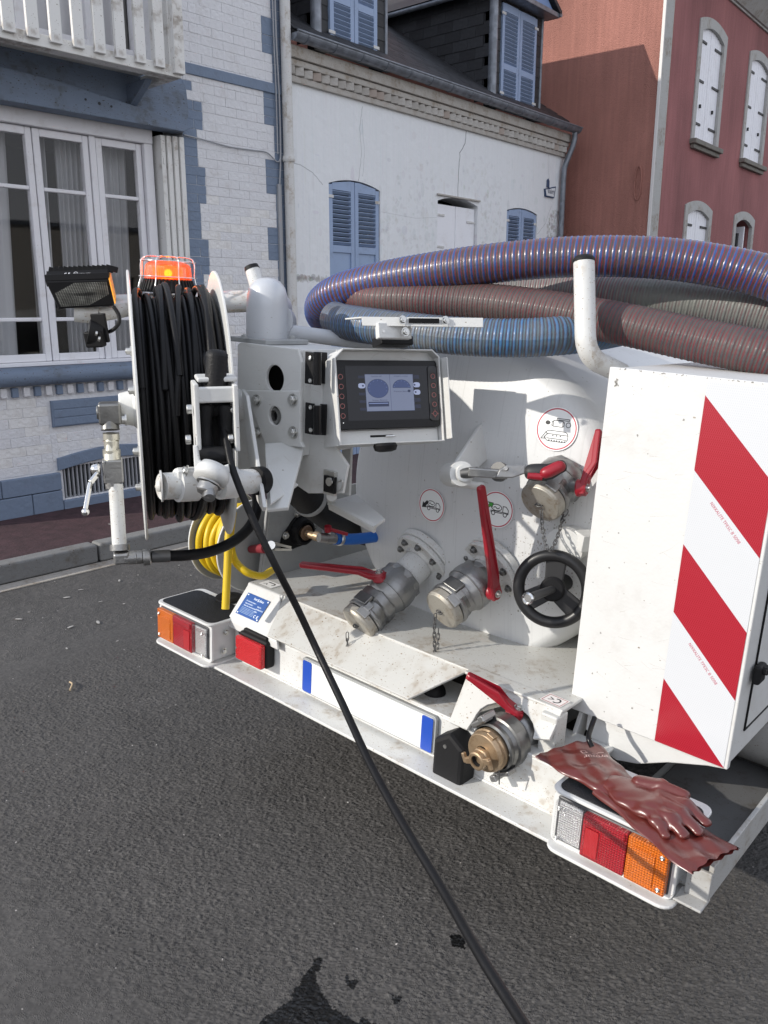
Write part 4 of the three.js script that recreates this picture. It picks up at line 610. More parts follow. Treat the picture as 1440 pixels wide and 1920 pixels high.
// round pictogram stickers
function roundSticker(name, x, y, r, draw) {
  const tx = canvasTex(256, 256, (c) => { c.fillStyle = '#eceeed'; c.fillRect(0, 0, 256, 256); c.lineWidth = 7; c.strokeStyle = '#b3283d'; c.beginPath(); c.arc(128, 128, 118, 0, 7); c.stroke(); c.lineWidth = 4; c.strokeStyle = c.fillStyle = '#1d1d20'; draw(c); });
  const h = 0.01, zx = (dishZ(x + h, y) - dishZ(x - h, y)) / (2 * h), zy = (dishZ(x, y + h) - dishZ(x, y - h)) / (2 * h), n = unit([-zx, -zy, 1]), X = unit([1, 0, zx]);
  const g = new THREE.CircleGeometry(r, 48); g.userData.ownUv = true; mesh(name, g.applyMatrix4(basis(add([x, y, dishZ(x, y)], n, 0.004), X, cross(n, X), n)), std([1, 1, 1], 0.4, { map: tx }), tank);
}
const lorry = (c, x, y, s) => { c.save(); c.translate(x, y); c.scale(s, s); c.beginPath(); c.ellipse(32, 20, 30, 17, 0, 0, 7); c.stroke(); c.strokeRect(0, 40, 100, 7); c.beginPath(); c.moveTo(70, 40); c.lineTo(70, 8); c.lineTo(88, 8); c.lineTo(102, 24); c.lineTo(102, 46); c.stroke(); for (const q of [14, 84]) { c.beginPath(); c.arc(q, 52, 10, 0, 7); c.fillStyle = '#eceeed'; c.fill(); c.stroke(); } c.beginPath(); c.moveTo(14, 24); c.quadraticCurveTo(22, 12, 30, 22); c.quadraticCurveTo(40, 30, 50, 18); c.stroke(); c.restore(); };
const arrow = (c, pts, col) => { c.fillStyle = col; c.beginPath(); pts.forEach((p, i) => (i ? c.lineTo(...p) : c.moveTo(...p))); c.closePath(); c.fill(); c.stroke(); };
roundSticker('discharge_sticker', -0.063, 1.094, 0.056, (c) => { lorry(c, 84, 92, 1.25); arrow(c, [[36, 158], [44, 118], [56, 126], [82, 100], [96, 114], [70, 142], [78, 152]], '#1d1d20'); });
roundSticker('suction_sticker', 0.187, 1.131, 0.058, (c) => { lorry(c, 84, 88, 1.3); arrow(c, [[30, 128], [70, 100], [58, 86], [98, 88], [90, 124], [80, 112], [42, 142]], '#3fa03a'); });
roundSticker('pump_sticker', 0.342, 1.4, 0.064, (c) => {
  c.beginPath(); c.ellipse(70, 96, 15, 12, 0, 0, 7); c.fill(); c.strokeRect(104, 80, 58, 34); c.strokeRect(96, 86, 8, 24); c.strokeRect(162, 86, 8, 24); c.strokeRect(122, 66, 76, 9); c.beginPath(); c.arc(196, 98, 14, 0, 7); c.stroke();
  c.beginPath(); c.roundRect(64, 140, 140, 62, 26); c.stroke(); c.beginPath(); c.moveTo(66, 160); c.lineTo(204, 160); c.moveTo(74, 186); c.lineTo(196, 186); c.stroke(); for (const x of [112, 134, 158]) { c.beginPath(); c.arc(x, 168, 4, 0, 7); c.fill(); } for (let k = 0; k < 7; k++) { c.beginPath(); c.arc(92 + k * 16, 197, 4, 0, 7); c.fill(); } arrow(c, [[40, 192], [66, 150], [78, 162], [60, 182], [68, 190]], '#cfd2d2');
});
// eye bracket and the folding lever through it
{ const b = group('lever_bracket', tank); mesh('gusset', [slab([[.088,1.387,-.475], [.099,1.383,-.428], [.148,1.289,-.218], [.16,1.239,-.212], [.184,1.245,-.262], [.113,1.274,-.429]], 0.012, 0.003), rod([.094,1.241,-.292], [.187,1.27,-.219], 0.036, 0.036, 28), rod([.176,1.266,-.235], [.205,1.276,-.209], 0.027, 0.024, 24), rod([.123,1.226,-.258], [.173,1.211,-.351], 0.012)], M.white, b);
  mesh('pivot', [rod([.193,1.272,-.211], [.237,1.284,-.226], 0.017, 0.014, 16)], M.dark, b);
  const lev = group('folding_lever', tank, 'folding lever with red and black grip'); const at = [[.217,1.283,-.208], [.313,1.284,-.264], [.296,1.299,-.241], [.352,1.3,-.29]];
  mesh('arm', [bar(at[0], at[1], 0.026, 0.02, [0, 1, 0], 0.004), slab([[.3,1.279,-.224], [.336,1.28,-.255], [.359,1.293,-.28], [.355,1.316,-.284], [.316,1.314,-.249], [.303,1.301,-.234]], 0.022, 0.003), rod([.31,1.298,-.266], [.326,1.309,-.229], 0.006)], M.cast, lev);
  mesh('arm_disc', turn([[0, 0], [0.028, 0], [0.028, 0.012], [0, 0.012]], [.285,1.286,-.268], [0, 0.2, 1], 24), M.dark, lev);
  mesh('grip', (() => { const gs = [], c = curve([[.351,1.297,-.287], [.381,1.298,-.3], [.413,1.304,-.316], [.431,1.317,-.336], [.445,1.324,-.351]]); const g = new THREE.TubeGeometry(c, 40, 1, 16), p = g.attributes.position; for (let i = 0; i <= 40; i++) { const t = i / 40, q = c.getPointAt(t), r = (0.02 + 0.004 * Math.sin(t * 5) + 0.003 * t) * Math.sqrt(Math.max(0.02, 1 - Math.pow(Math.abs(2 * t - 1), 10))); for (let j = 0; j <= 16; j++) { const k = i * 17 + j; p.setXYZ(k, q.x + (p.getX(k) - q.x) * r, q.y + (p.getY(k) - q.y) * r, q.z + (p.getZ(k) - q.z) * r); } } g.computeVertexNormals(); return [g]; })(), std([0.02, 0.02, 0.022], 0.55), lev);
  mesh('grip_inlay', (() => { const c = curve([[.402,1.297,-.286], [.423,1.308,-.299], [.439,1.321,-.316], [.452,1.327,-.332]]), g = new THREE.TubeGeometry(c, 30, 1, 14), p = g.attributes.position; for (let i = 0; i <= 30; i++) { const t = i / 30, q = c.getPointAt(t), r = 0.0172 * Math.sqrt(Math.max(0.01, 1 - Math.pow(Math.abs(2 * t - 1), 4))); for (let j = 0; j <= 14; j++) { const k = i * 15 + j; p.setXYZ(k, q.x + (p.getX(k) - q.x) * r, q.y + (p.getY(k) - q.y) * r, q.z + (p.getZ(k) - q.z) * r); } } g.computeVertexNormals(); return [g, rod([.377,1.292,-.265], [.407,1.291,-.29], 0.009, 0.011, 12)]; })(), M.red, lev); }
mesh('side_port', [rod([0.44, 1.08, -0.52], [.435,1.075,-.42], 0.055, 0.052, 24), rod([.435,1.075,-.42], [.439,1.074,-.395], 0.058, 0.058, 24), bar([.47,1.104,-.432], [.512,1.098,-.412], 0.05, 0.05), tube([[.352,1.283,-.557], [.398,1.283,-.515], [.417,1.253,-.52], [.401,1.202,-.571]], 0.012, 20, 10)], M.white, tank);

// ---------- valves ----------
function lever(parent, P, E, up, boss, side = 1) { // red handle: boss at P, end E, `up` is the boss axis
  const d = sub(E, P), Ld = len(d), X = unit(d), U = unit(sub(up, mul(X, dot(up, X)))), W = cross(U, X), g = group('handle', parent);
  const prof = [[-0.02, -0.015], [0.0, -0.022], [0.03, -0.021], [0.07, -0.019], [Ld - 0.006, -0.0125], [Ld, -0.008], [Ld, 0.008], [Ld - 0.006, 0.0125], [0.07, 0.019], [0.03, 0.021], [0.0, 0.022], [-0.02, 0.015]];
  const gg = outline(prof, 0.017, 0.004, [0, 0, 0]); const p = gg.attributes.position; for (let i = 0; i < p.count; i++) { const x = p.getX(i), t = clamp(x / Ld); p.setZ(i, p.getZ(i) + 0.006 + 0.028 * sm(clamp((t - 0.08) / 0.3))); } gg.computeVertexNormals();
  mesh('lever', [gg.applyMatrix4(basis(P, X, mul(W, 1), U)), turn([[0.024, -boss], [0.026, -boss + 0.004], [0.022, 0.0], [0.019, 0.008], [0, 0.008]], P, U, 20)], M.red, g);
  mesh('bolt', bolt(add(P, U, 0.008), U, 0.009, 0.01), M.zinc, g);
  return g;
}
function cap(parent, C, a, r, mat, hint) { // cap with its lugs on the coupling, its face looking along a
  const g = group('cap', parent); const [u, , w] = axes(a, hint);
  mesh('disc', turn([[r * 1.0, -0.03], [r, -0.008], [r * 0.95, -0.002], [r * 0.93, -0.002], [r * 0.9, 0.0], [0, 0.0015]], C, a, 44), mat, g);
  mesh('ring', turn([[r * 1.03, -0.052], [r * 1.06, -0.046], [r * 1.06, -0.038], [r * 0.99, -0.034]], C, a, 44), M.cast, g);
  const lug = (t) => { const dir = add(mul(u, Math.cos(t)), mul(w, Math.sin(t))), tan = add(mul(u, -Math.sin(t)), mul(w, Math.cos(t))); return [OB(add(add(C, a, -0.026), dir, r * 1.06), tan, dir, [r * 0.6, 0.01, 0.03], 0.003), OB(add(add(C, a, -0.05), dir, r * 1.04), tan, dir, [r * 0.35, 0.014, 0.03], 0.003)]; };
  mesh('lug', lug(0.6), M.cast, g); mesh('lug', lug(0.6 + Math.PI), M.cast, g);
  mesh('eye', [tube([0, 1, 2, 3, 4, 5, 6, 7].map((k) => add(add(add(C, u, -0.0), a, 0.006 + 0.006 * Math.cos(k / 8 * 6.283)), w, 0.011 * Math.sin(k / 8 * 6.283))), 0.0022, 24, 6, true), rod(C, add(C, a, 0.008), 0.005, 0.004, 10)], M.dark, g);
  return g;
}
function valve(name, label, F, C, o) {
  const g = group('valve', truck, label), a = unit(sub(C, F)), Lt = len(sub(C, F)), at = (t) => add(F, a, t * Lt), r = o.r || 0.067;
  const fAxis = unit(o.flangeAxis || a);
  if (o.flange) {
    mesh('flange', [turn([[0, -0.02], [0.11, -0.02], [0.113, -0.016], [0.113, 0.0], [0.11, 0.004], [0, 0.004]], add(F, fAxis, 0.0), fAxis, 48), turn([[0, 0.004], [0.105, 0.005], [0.108, 0.01], [0.108, 0.02], [0.105, 0.024], [0, 0.024]], F, fAxis, 48)], M.pipe, g);
    const [u, , w] = axes(fAxis); for (let k = 0; k < 8; k++) { const t = (k + 0.5) / 8 * 6.283; mesh('bolt', bolt(add(add(add(F, u, 0.088 * Math.cos(t)), w, 0.088 * Math.sin(t)), fAxis, 0.024), fAxis, 0.0095, 0.013), M.steel, g); }
  }
  mesh('pipe', turn([[0.056, -0.05], [0.056, o.ball[0] * Lt + 0.01]], F, a, 32), M.pipe, g);
  if (o.flange) mesh('weld', turn([[0.07, 0.018], [0.058, 0.034]], F, a, 32), M.pipe, g);
  const [b0, b1] = o.ball.map((t) => t * Lt), bl = b1 - b0, R = r * 1.08;
  mesh('body', turnSmooth([[0.056, b0], [R * 0.93, b0 + 0.004], [R * 0.96, b0 + bl * 0.18], [R * 1.04, b0 + bl * 0.3], [R * 1.06, b0 + bl * 0.5], [R * 1.02, b0 + bl * 0.64], [R * 0.9, b0 + bl * 0.84], [R * 0.8, b1 - 0.002], [0.03, b1]].map(([x, y]) => [x, y]), F, a, 36), M.cast, g);
  mesh('body_rib', turn([[R * 0.93, b0], [R * 1.0, b0 + 0.004], [R * 1.0, b0 + 0.022], [R * 0.95, b0 + 0.026]], F, a, 8, o.hint), M.cast, g); mesh('body_rib', turn([[R * 0.99, b0 + bl * 0.64], [R * 1.045, b0 + bl * 0.645], [R * 1.045, b0 + bl * 0.67], [R * 0.98, b0 + bl * 0.68]], F, a, 36), M.cast, g);
  mesh('hex', hex(add(F, a, b1 - 0.008), a, R * 0.98, 0.036, o.hint), M.cast, g);
  const c0 = b1 + 0.026;
  mesh('coupling', [turn([[r * 0.86, c0], [r * 0.86, Lt - 0.07], [r * 0.98, Lt - 0.068], [r * 0.98, Lt - 0.05], [r * 0.88, Lt - 0.045], [r * 0.88, Lt - 0.02]], F, a, 36), OB(add(add(F, a, Lt - 0.066), axes(a, o.hint)[0], r * 0.98), axes(a, o.hint)[2], a, [r * 0.9, 0.04, 0.014], 0.004), OB(add(add(F, a, Lt - 0.066), axes(a, o.hint)[0], -r * 0.98), axes(a, o.hint)[2], a, [r * 0.9, 0.04, 0.014], 0.004)], M.steel, g);
  cap(g, C, a, r, M.capm, o.hint);
  if (o.stem) { mesh('stem', rod(at(o.stemAt), o.stem, 0.02, 0.017, 18), M.cast, g); lever(g, o.stem, o.end, o.up || sub(o.stem, at(o.stemAt)), 0.02); }
  if (o.chain) mesh('chain', chain(o.chain, o.links, 1.0), M.dark, g);
  if (o.hook) mesh('hook', tube(o.hook, 0.0018, 24, 6), M.dark, g);
  return g;
}
valve('valve', 'lower left drain valve', [-.105,.896,-.45], [-.15,.712,-.169], { flange: true, ball: [0.3, 0.68], stemAt: 0.62, stem: [-0.142, 0.866, -0.26], end: [-.431,.819,-.184], chain: [[-.148,.696,-.123], [-.147,.645,-.127], [-.145,.584,-.153], [-.14,.57,-.203], [-.13,.607,-.226], [-.12,.673,-.219]], links: 13, hint: [0, 1, 0.3] });
valve('valve', 'lower middle valve with its red handle standing up', [.172,.929,-.45], [.13,.825,-.241], { flange: true, ball: [0.22, 0.68], stemAt: 0.4, stem: [0.252, 0.89, -0.352], end: [.22,1.242,-.237], chain: [[.135,.825,-.208], [.137,.759,-.207], [.14,.671,-.22], [.13,.703,-.237], [.12,.759,-.25]], links: 17, hint: [0.2, 1, 0.3] });
valve('valve', 'upper valve beside the striped locker', [.38,1.285,-.5], [.375,1.198,-.348], { flange: false, ball: [0.15, 0.6], r: 0.066, stemAt: 0.45, up: [1, -0.1, -0.1], stem: [.481,1.258,-.4], end: [.446,1.412,-.464], chain: [[.384,1.183,-.345], [.406,1.121,-.329], [.444,1.081,-.307], [.439,1.116,-.355], [.42,1.164,-.41]], links: 20, hook: [[.418,1.164,-.408], [.41,1.177,-.406], [.416,1.186,-.415], [.428,1.178,-.421], [.427,1.164,-.416], [.418,1.155,-.405], [.423,1.146,-.406], [.427,1.152,-.412]], hint: [0, 1, 0.2] });
{ // bottom valve with a brass adapter
  const g = group('valve', truck, 'bottom valve with brown bronze coupling'), F = [0.5, 0.6, -0.3], C = [.471,.579,-.005], a = unit(sub(C, F)), Lt = len(sub(C, F)), at = (t) => add(F, a, t);
  mesh('pipe', [turn([[0.05, -0.1], [0.05, 0.05]], F, a, 28), hex(at(0.01), a, 0.062, 0.03)], M.cast, g);
  mesh('body', turnSmooth([[0.03, 0.02], [0.055, 0.022], [0.06, 0.06], [0.066, 0.1], [0.062, 0.14], [0.055, 0.165], [0.02, 0.168]], F, a, 32), M.cast, g);
  mesh('collar', [turn([[0.03, Lt - 0.12], [0.072, Lt - 0.12], [0.076, Lt - 0.115], [0.076, Lt - 0.075], [0.07, Lt - 0.072]], F, a, 40), turn([[0.07, Lt - 0.075], [0.066, Lt - 0.06], [0.069, Lt - 0.045], [0.064, Lt - 0.04]], F, a, 40)], M.steel, g);
  const [u, , w] = axes(a); for (const s of [1, -1]) { const t = s > 0 ? 2.6 : -0.7, dir = add(mul(u, Math.cos(t)), mul(w, Math.sin(t))), tan = add(mul(u, -Math.sin(t)), mul(w, Math.cos(t))); mesh('lug', [OB(add(at(Lt - 0.055), dir, 0.074), tan, dir, [0.06, 0.014, 0.035], 0.004), OB(add(add(at(Lt - 0.055), dir, 0.08), tan, 0.026), tan, dir, [0.022, 0.018, 0.055], 0.004)], M.cast, g); }
  const ad = group('adapter', g);
  mesh('disc', [turn([[0.058, Lt - 0.045], [0.06, Lt - 0.03], [0.056, Lt - 0.026], [0.058, Lt - 0.018], [0.054, Lt - 0.008], [0.052, Lt - 0.006], [0.022, Lt - 0.004]], F, a, 40)], M.brass, ad);
  mesh('lug', [0.3, 2.4, 4.5].map((t) => { const dir = add(mul(u, Math.cos(t)), mul(w, Math.sin(t))), tan = add(mul(u, -Math.sin(t)), mul(w, Math.cos(t))); return OB(add(at(Lt - 0.02), dir, 0.058), tan, dir, [0.024, 0.012, 0.018], 0.002); })[0], M.brass, ad); mesh('lug', (() => { const t = 3.6, dir = add(mul(u, Math.cos(t)), mul(w, Math.sin(t))), tan = add(mul(u, -Math.sin(t)), mul(w, Math.cos(t))); return OB(add(at(Lt - 0.02), dir, 0.058), tan, dir, [0.024, 0.012, 0.018], 0.002); })(), M.brass, ad);
  const o = add(at(Lt - 0.004), u, -0.008), oo = add(o, w, 0.004);
  mesh('nozzle', [hex(oo, a, 0.03, 0.016), turn([[0.024, 0.016], [0.026, 0.018], [0.026, 0.03], [0.022, 0.032], [0.016, 0.032], [0.0155, 0.012]], oo, a, 28)], M.brass, ad);
  for (const t of [1.2, 4.3]) { const dir = add(mul(u, Math.cos(t)), mul(w, Math.sin(t))), tan = add(mul(u, -Math.sin(t)), mul(w, Math.cos(t))); mesh('claw', [OB(add(add(oo, a, 0.024), dir, 0.034), tan, dir, [0.018, 0.022, 0.012], 0.003), OB(add(add(add(oo, a, 0.026), dir, 0.044), tan, 0.008), tan, dir, [0.028, 0.01, 0.012], 0.003)], M.brass, ad); }
  mesh('bore', turn([[0.0155, 0.028], [0.014, 0.012], [0.008, 0.008], [0.006, 0.004], [0, 0.004]], oo, a, 24), M.void, ad);
  mesh('stem', rod(at(0.1), [.482,.64,-.145], 0.017, 0.015, 16), M.cast, g); lever(g, [.485,.664,-.142], [.353,.728,-.064], [0, 1, 0.1], 0.02);
  mesh('chain', tube([[.525,.55,-.014], [.523,.504,-.024]], 0.002, 6, 6), M.dark, g);
}
{ // handwheel
  const g = group('handwheel'), c = [.45,.963,-.338], a = unit([0.34, 0.12, 0.93]), [u, , w] = axes(a); const ring = []; for (let k = 0; k < 24; k++) { const t = k / 24 * 6.283; ring.push(add(add(c, u, 0.098 * Math.cos(t)), w, 0.098 * Math.sin(t))); }
  mesh('rim', tube(ring, 0.017, 72, 16, true), M.blackGloss === 0 ? M.black : std([0.012, 0.012, 0.013], 0.38), g);
  for (const t of [0.0, 2.2, 4.1]) { const dir = add(mul(u, Math.cos(t)), mul(w, Math.sin(t))); mesh('spoke', slab([add(add(c, dir, 0.02), cross(a, dir), 0.026), add(add(c, dir, 0.09), cross(a, dir), 0.03), add(add(c, dir, 0.09), cross(a, dir), -0.03), add(add(c, dir, 0.02), cross(a, dir), -0.026)].reverse(), 0.013, 0.004), std([0.016, 0.016, 0.017], 0.5), g); }
  mesh('hub', [turn([[0, -0.02], [0.036, -0.018], [0.036, 0.006], [0.03, 0.011], [0, 0.011]], c, a, 28)], M.black, g);
  mesh('shaft', rod(add(c, a, -0.015), add(add(c, a, -0.16), [0.02, 0.0, 0]), 0.026, 0.026, 20), M.black, g);
  const k0 = add(c, a, 0.008), k1 = [.472,.983,-.173]; mesh('spinner', rod(k0, k1, 0.011, 0.013, 18), M.dark, g); mesh('spinner_end', [turn([[0.013, -0.004], [0.017, 0.0], [0.017, 0.01], [0.0125, 0.014], [0.012, 0.009], [0, 0.009]], k1, sub(k1, k0), 24)], M.chrome, g);
}

// ---------- striped locker on the right ----------
const locker = group('locker', truck, 'white locker with red and white striped rear');
const rim = 0.028;
mesh('body', [B2([0.576, 0.66, -1.3], [1.012, 1.606, -0.282], 0.012), B2([0.574, 0.655, -0.3], [1.014, 1.608, -0.28], 0.004)], M.box, locker);
mesh('side_door', [B2([1.01, 0.74, -1.22], [1.018, 1.53, -0.37], 0.004)], M.box, locker);
mesh('door_seal', [B2([1.011, 0.73, -0.374], [1.0165, 1.54, -0.366], 0.002), B2([1.011, 0.73, -1.22], [1.0165, 0.738, -0.37], 0.002)], M.black, locker);
{ const l = group('door_latch', locker); mesh('catch', [OB([1.028,.898,-.359], [0, 0, 1], [0, 1, 0], [0.05, 0.05, 0.02], 0.008), OB([1.036,.911,-.36], [0, 0, 1], [0, 1, 0], [0.03, 0.02, 0.03], 0.006)], M.rubber, l); }
const stripes = canvasTex(360, 1880, (c, w, h) => { // 0.18 x 0.94 m
  const X = (x) => (x - 0.825) / 0.18 * w, Y = (y) => (1.599 - y) / 0.94 * h;
  c.fillStyle = '#c9ccd0'; c.fillRect(0, 0, w, h); c.fillStyle = '#990619';
  for (const [a, b] of [[1.565, 1.385], [1.199, 1.021], [0.838, 0.661]]) { c.beginPath(); c.moveTo(X(0.825), Y(a)); c.lineTo(X(1.005), Y(a - 0.178)); c.lineTo(X(1.005), Y(b - 0.178)); c.lineTo(X(0.825), Y(b)); c.closePath(); c.fill(); }
  c.lineWidth = 1.6; for (let j = 0; j < 170; j++) for (let i = 0; i < 40; i++) { const x = i * 9.6 + (j % 2 ? 4.8 : 0), y = j * 11.2; c.strokeStyle = 'rgba(255,255,255,.17)'; c.beginPath(); for (let k = 0; k <= 6; k++) { const t = k / 6 * 6.283 + 0.52; c.lineTo(x + 5.2 * Math.cos(t), y + 5.6 * Math.sin(t)); } c.stroke(); }
  c.fillStyle = '#a3213a'; for (const [x, y] of [[0.868, 1.318], [0.868, 0.955]]) { c.save(); c.translate(X(x), Y(y)); c.rotate(Math.PI / 4 + 0.02); c.font = '21px sans-serif'; c.fillText('❉ NIKKALITE TPESC B 5098', 0, 0); c.restore(); }
});
mesh('warning_sheet', face([0.825, 0.659, -0.2785], [1.005, 0.659, -0.2785], [0.825, 1.599, -0.2785]), phys([1, 1, 1], 0.3, { map: stripes, clearcoat: 0.15, clearcoatRoughness: 0.3 }), locker);
{ // chipped paint at the top corner and along the top edge
  const r = rng(12), gs = []; const chip = (x, y, s) => { const p = []; for (let k = 0; k < 9; k++) { const t = k / 9 * 6.283, q = s * (0.5 + 0.7 * r()); p.push(new THREE.Vector2(x + q * Math.cos(t), y + 1.2 * q * Math.sin(t))); } gs.push(new THREE.ShapeGeometry(new THREE.Shape(p)).translate(0, 0, -0.2794)); };
  for (let k = 0; k < 16; k++) chip(0.6 + 0.012 * (r() - 0.5), 1.572 + 0.02 * (r() - 0.5), 0.0028 * r() + 0.0008); for (let k = 0; k < 60; k++) chip(0.6 + 0.4 * r(), 1.6045 + 0.002 * r(), 0.0014 * r() + 0.0005); for (let k = 0; k < 30; k++) chip(0.59 + 0.22 * r(), 0.68 + 0.9 * r(), 0.0022 * r() + 0.0006);
  mesh('paint_chips', gs, std([0.3, 0.29, 0.27], 0.9), locker).userData.kind = 'stuff';
}
mesh('apron', [outline([[0.62, 0.66], [0.62, 0.6], [0.66, 0.56], [0.72, 0.545], [0.78, 0.56], [0.86, 0.6], [0.96, 0.635], [1.005, 0.645], [1.005, 0.66]], 0.012, 0.003, [0, 0, -0.3])], M.box, locker);
mesh('strut', [bar([0.6, 0.66, -0.34], [0.585, 0.5, -0.3], 0.012, 0.06, [1, 0, 0])], M.box, locker); mesh('lanyard', tube([[.686,.699,-.204], [.692,.681,-.176], [.705,.669,-.142], [.72,.654,-.136]], 0.007, 16, 8), M.blackGloss, locker);
// step tray beside the right lamp
const trayM = std([0.4, 0.4, 0.39], 0.6, { map: again(deckGrime, 2.5) });
mesh('step_tray', [B2([0.775, 0.452, -0.8], [1.075, 0.46, -0.06], 0.002), B2([1.074, 0.452, -1.1], [1.086, 0.542, -0.05], 0.003), B2([1.03, 0.45, -0.05], [1.086, 0.525, -0.04], 0.003), B2([1.02, 0.445, -0.06], [1.086, 0.452, 0.0], 0.003)], trayM, truck);
mesh('tray_back', turn([[0.16, -0.18], [0.16, 0.14]].map(([r, y]) => [r, y]), [0.94, 0.612, -0.79], [1, 0, 0], 40), trayM, truck);
mesh('tray_mat', B2([0.8, 0.4605, -0.72], [1.06, 0.464, -0.1], 0.002), std([0.12, 0.12, 0.12], 0.75, { map: again(deckGrime, 3) }), truck);
// bent post that keeps the hoses in
{ const g = group('hose_post'); mesh('tube', bent([[.392,1.87,-.426], [.448,1.621,-.388], [.489,1.574,-.53]], 0.0285, 0.06, 12, 24), M.pipe, g); mesh('end_cap', turnSmooth([[0.03, -0.004], [0.03, 0.004], [0.024, 0.012], [0, 0.015]], [.391,1.871,-.427], sub([.391,1.873,-.427], [.439,1.66,-.395]), 24), M.rubber, g); }

// ---------- swivel tower with the screen ----------
const tower = group('tower');
mesh('column', [slab([[-0.432, 1.19, 0.1], [-0.21, 1.19, 0.1], [-0.19, 1.3, 0.1], [-0.155, 1.36, 0.1], [-0.155, 1.565, 0.1], [-0.17, 1.6, 0.1], [-0.42, 1.6, 0.1], [-0.432, 1.59, 0.1]], 0.012, 0.003, [[[-.264,1.509,.1], 0.038], [[-.261,1.402,.1], 0.016]]), B2([-0.434, 1.15, -0.12], [-0.424, 1.598, 0.09], 0.003), B2([-0.424, 1.586, -0.12], [-0.16, 1.598, 0.09], 0.003), B2([-0.424, 1.15, -0.13], [-0.34, 1.59, -0.12], 0.003), B2([-0.2, 1.15, -0.13], [-0.16, 1.598, -0.12], 0.003), B2([-0.165, 1.3, -0.12], [-0.155, 1.598, 0.088], 0.002)], M.white, tower);
mesh('inner_plate', B2([-0.42, 1.2, -0.02], [-0.25, 1.58, -0.012], 0), M.void, tower);
mesh('bush', [turn([[0.016, -0.03], [0.016, 0.004], [0.025, 0.006], [0.027, 0.0], [0.027, -0.02]], [-.261,1.402,.1], [0, 0, 1], 28)], M.cast, tower); mesh('bush_core', turn([[0.016, -0.012], [0, -0.012]], [-.261,1.402,.1], [0, 0, 1], 24), M.black, tower);
for (const p of [[-.324,1.44,.113], [-.169,1.46,.113], [-.164,1.369,.113], [-.318,1.346,.113]]) mesh('bolt', bolt(p, [0, 0, 1], 0.0135, 0.013), M.zinc, tower);
mesh('bracket', [slab([[-.378,1.463,.113], [-.287,1.313,.113], [-.126,1.333,.113], [-.137,1.345,.113], [-.144,1.488,.113]], 0.012, 0.003, [[[-.246,1.405,.113], 0.027]]), slab([[-.236,1.318,.157], [-.032,1.202,.321], [.007,1.21,.285], [-.139,1.324,.098], [-.178,1.334,.074], [-.253,1.326,.142]], 0.012, 0.003), slab([[-.38,1.466,.113], [-.283,1.463,.187], [-.111,1.334,.262], [.017,1.228,.352], [-.007,1.212,.351], [-.096,1.21,.292], [-.243,1.287,.174]], 0.01, 0.002), slab([[-.177,1.289,.197], [0,1.23,.338], [-.079,1.243,.17]], 0.008, 0.002)], M.white, tower);
{ const e = group('elbow_pipe', tower); mesh('elbow', [turnSmooth([[0.062, 0], [0.062, 0.1], [0.06, 0.13], [0.052, 0.155], [0.038, 0.172], [0.02, 0.18], [0, 0.182]], [-.404,1.606,.01], [0, 1, 0], 36), rod([-.445,1.664,-.056], [-.526,1.653,-.147], 0.056, 0.056, 28), rod([-.426,1.708,-.007], [-.526,1.697,-.135], 0.058, 0.05, 28)], std([0.56, 0.58, 0.61], 0.38, { metalness: 0.25, map: again(cleanGrime, 2.5) }), e);
  mesh('stub', [rod([-.454,1.749,.004], [-.481,1.812,.005], 0.022, 0.022, 20)], M.pipe, e); mesh('stub_cap', rod([-.48,1.809,.005], [-.485,1.82,.006], 0.0235, 0.021, 20), M.rubber, e);
  mesh('base_flange', [OB([-.401,1.606,.007], [1, 0, 0], [0, 1, 0], [0.175, 0.014, 0.17], 0.003), ...[[-.392,1.613,.106], [-.287,1.617,.014]].map((p) => bolt(p, [0, 1, 0], 0.009, 0.01)).flat()], M.grey, e);
  mesh('side_pipe', tube([[-.45,1.628,-.094], [-.427,1.624,-.141], [-.35,1.611,-.256], [-.231,1.594,-.435]], 0.024, 30, 16), std([0.5, 0.52, 0.55], 0.45, { map: again(cleanGrime, 2) }), e); }
mesh('wing_plate', [slab([[-.242,1.592,.06], [-.241,1.21,.06], [-.155,1.186,.06], [-.017,1.213,.06], [-.001,1.295,.06], [-.106,1.389,.06], [-.114,1.592,.06]], 0.01, 0.002)], M.white, tower);
{ const s = group('socket', tower); mesh('plate', OB([-.061,1.236,.066], [1, 0, 0], [0, 1, 0], [0.046, 0.07, 0.012], 0.002), M.zinc, s); mesh('face', OB([-.053,1.234,.074], [1, 0, 0], [0, 1, 0], [0.044, 0.048, 0.01], 0.002), M.blackGloss, s); mesh('button', turn([[0.012, 0], [0.012, 0.006], [0, 0.006]], [-.047,1.244,.08], [0, 0, 1], 18), M.chrome, s); mesh('clip', tube([[-.026,1.244,.07], [-.01,1.254,.07], [-.01,1.231,.07], [-.026,1.217,.07]], 0.002, 12, 6), M.zinc, s); }
mesh('reflective_strip', [slab([[-.126,1.362,.05], [-.098,1.371,.05], [-.045,1.329,.05], [-.047,1.287,.05]], 0.002, 0)], std([0.7, 0.71, 0.72], 0.35), tower); mesh('reflective_strip', [slab([[-.126,1.362,.052], [-.096,1.371,.052], [-.108,1.348,.052]], 0.002, 0)], std([0.5, 0.01, 0.03], 0.35), tower);
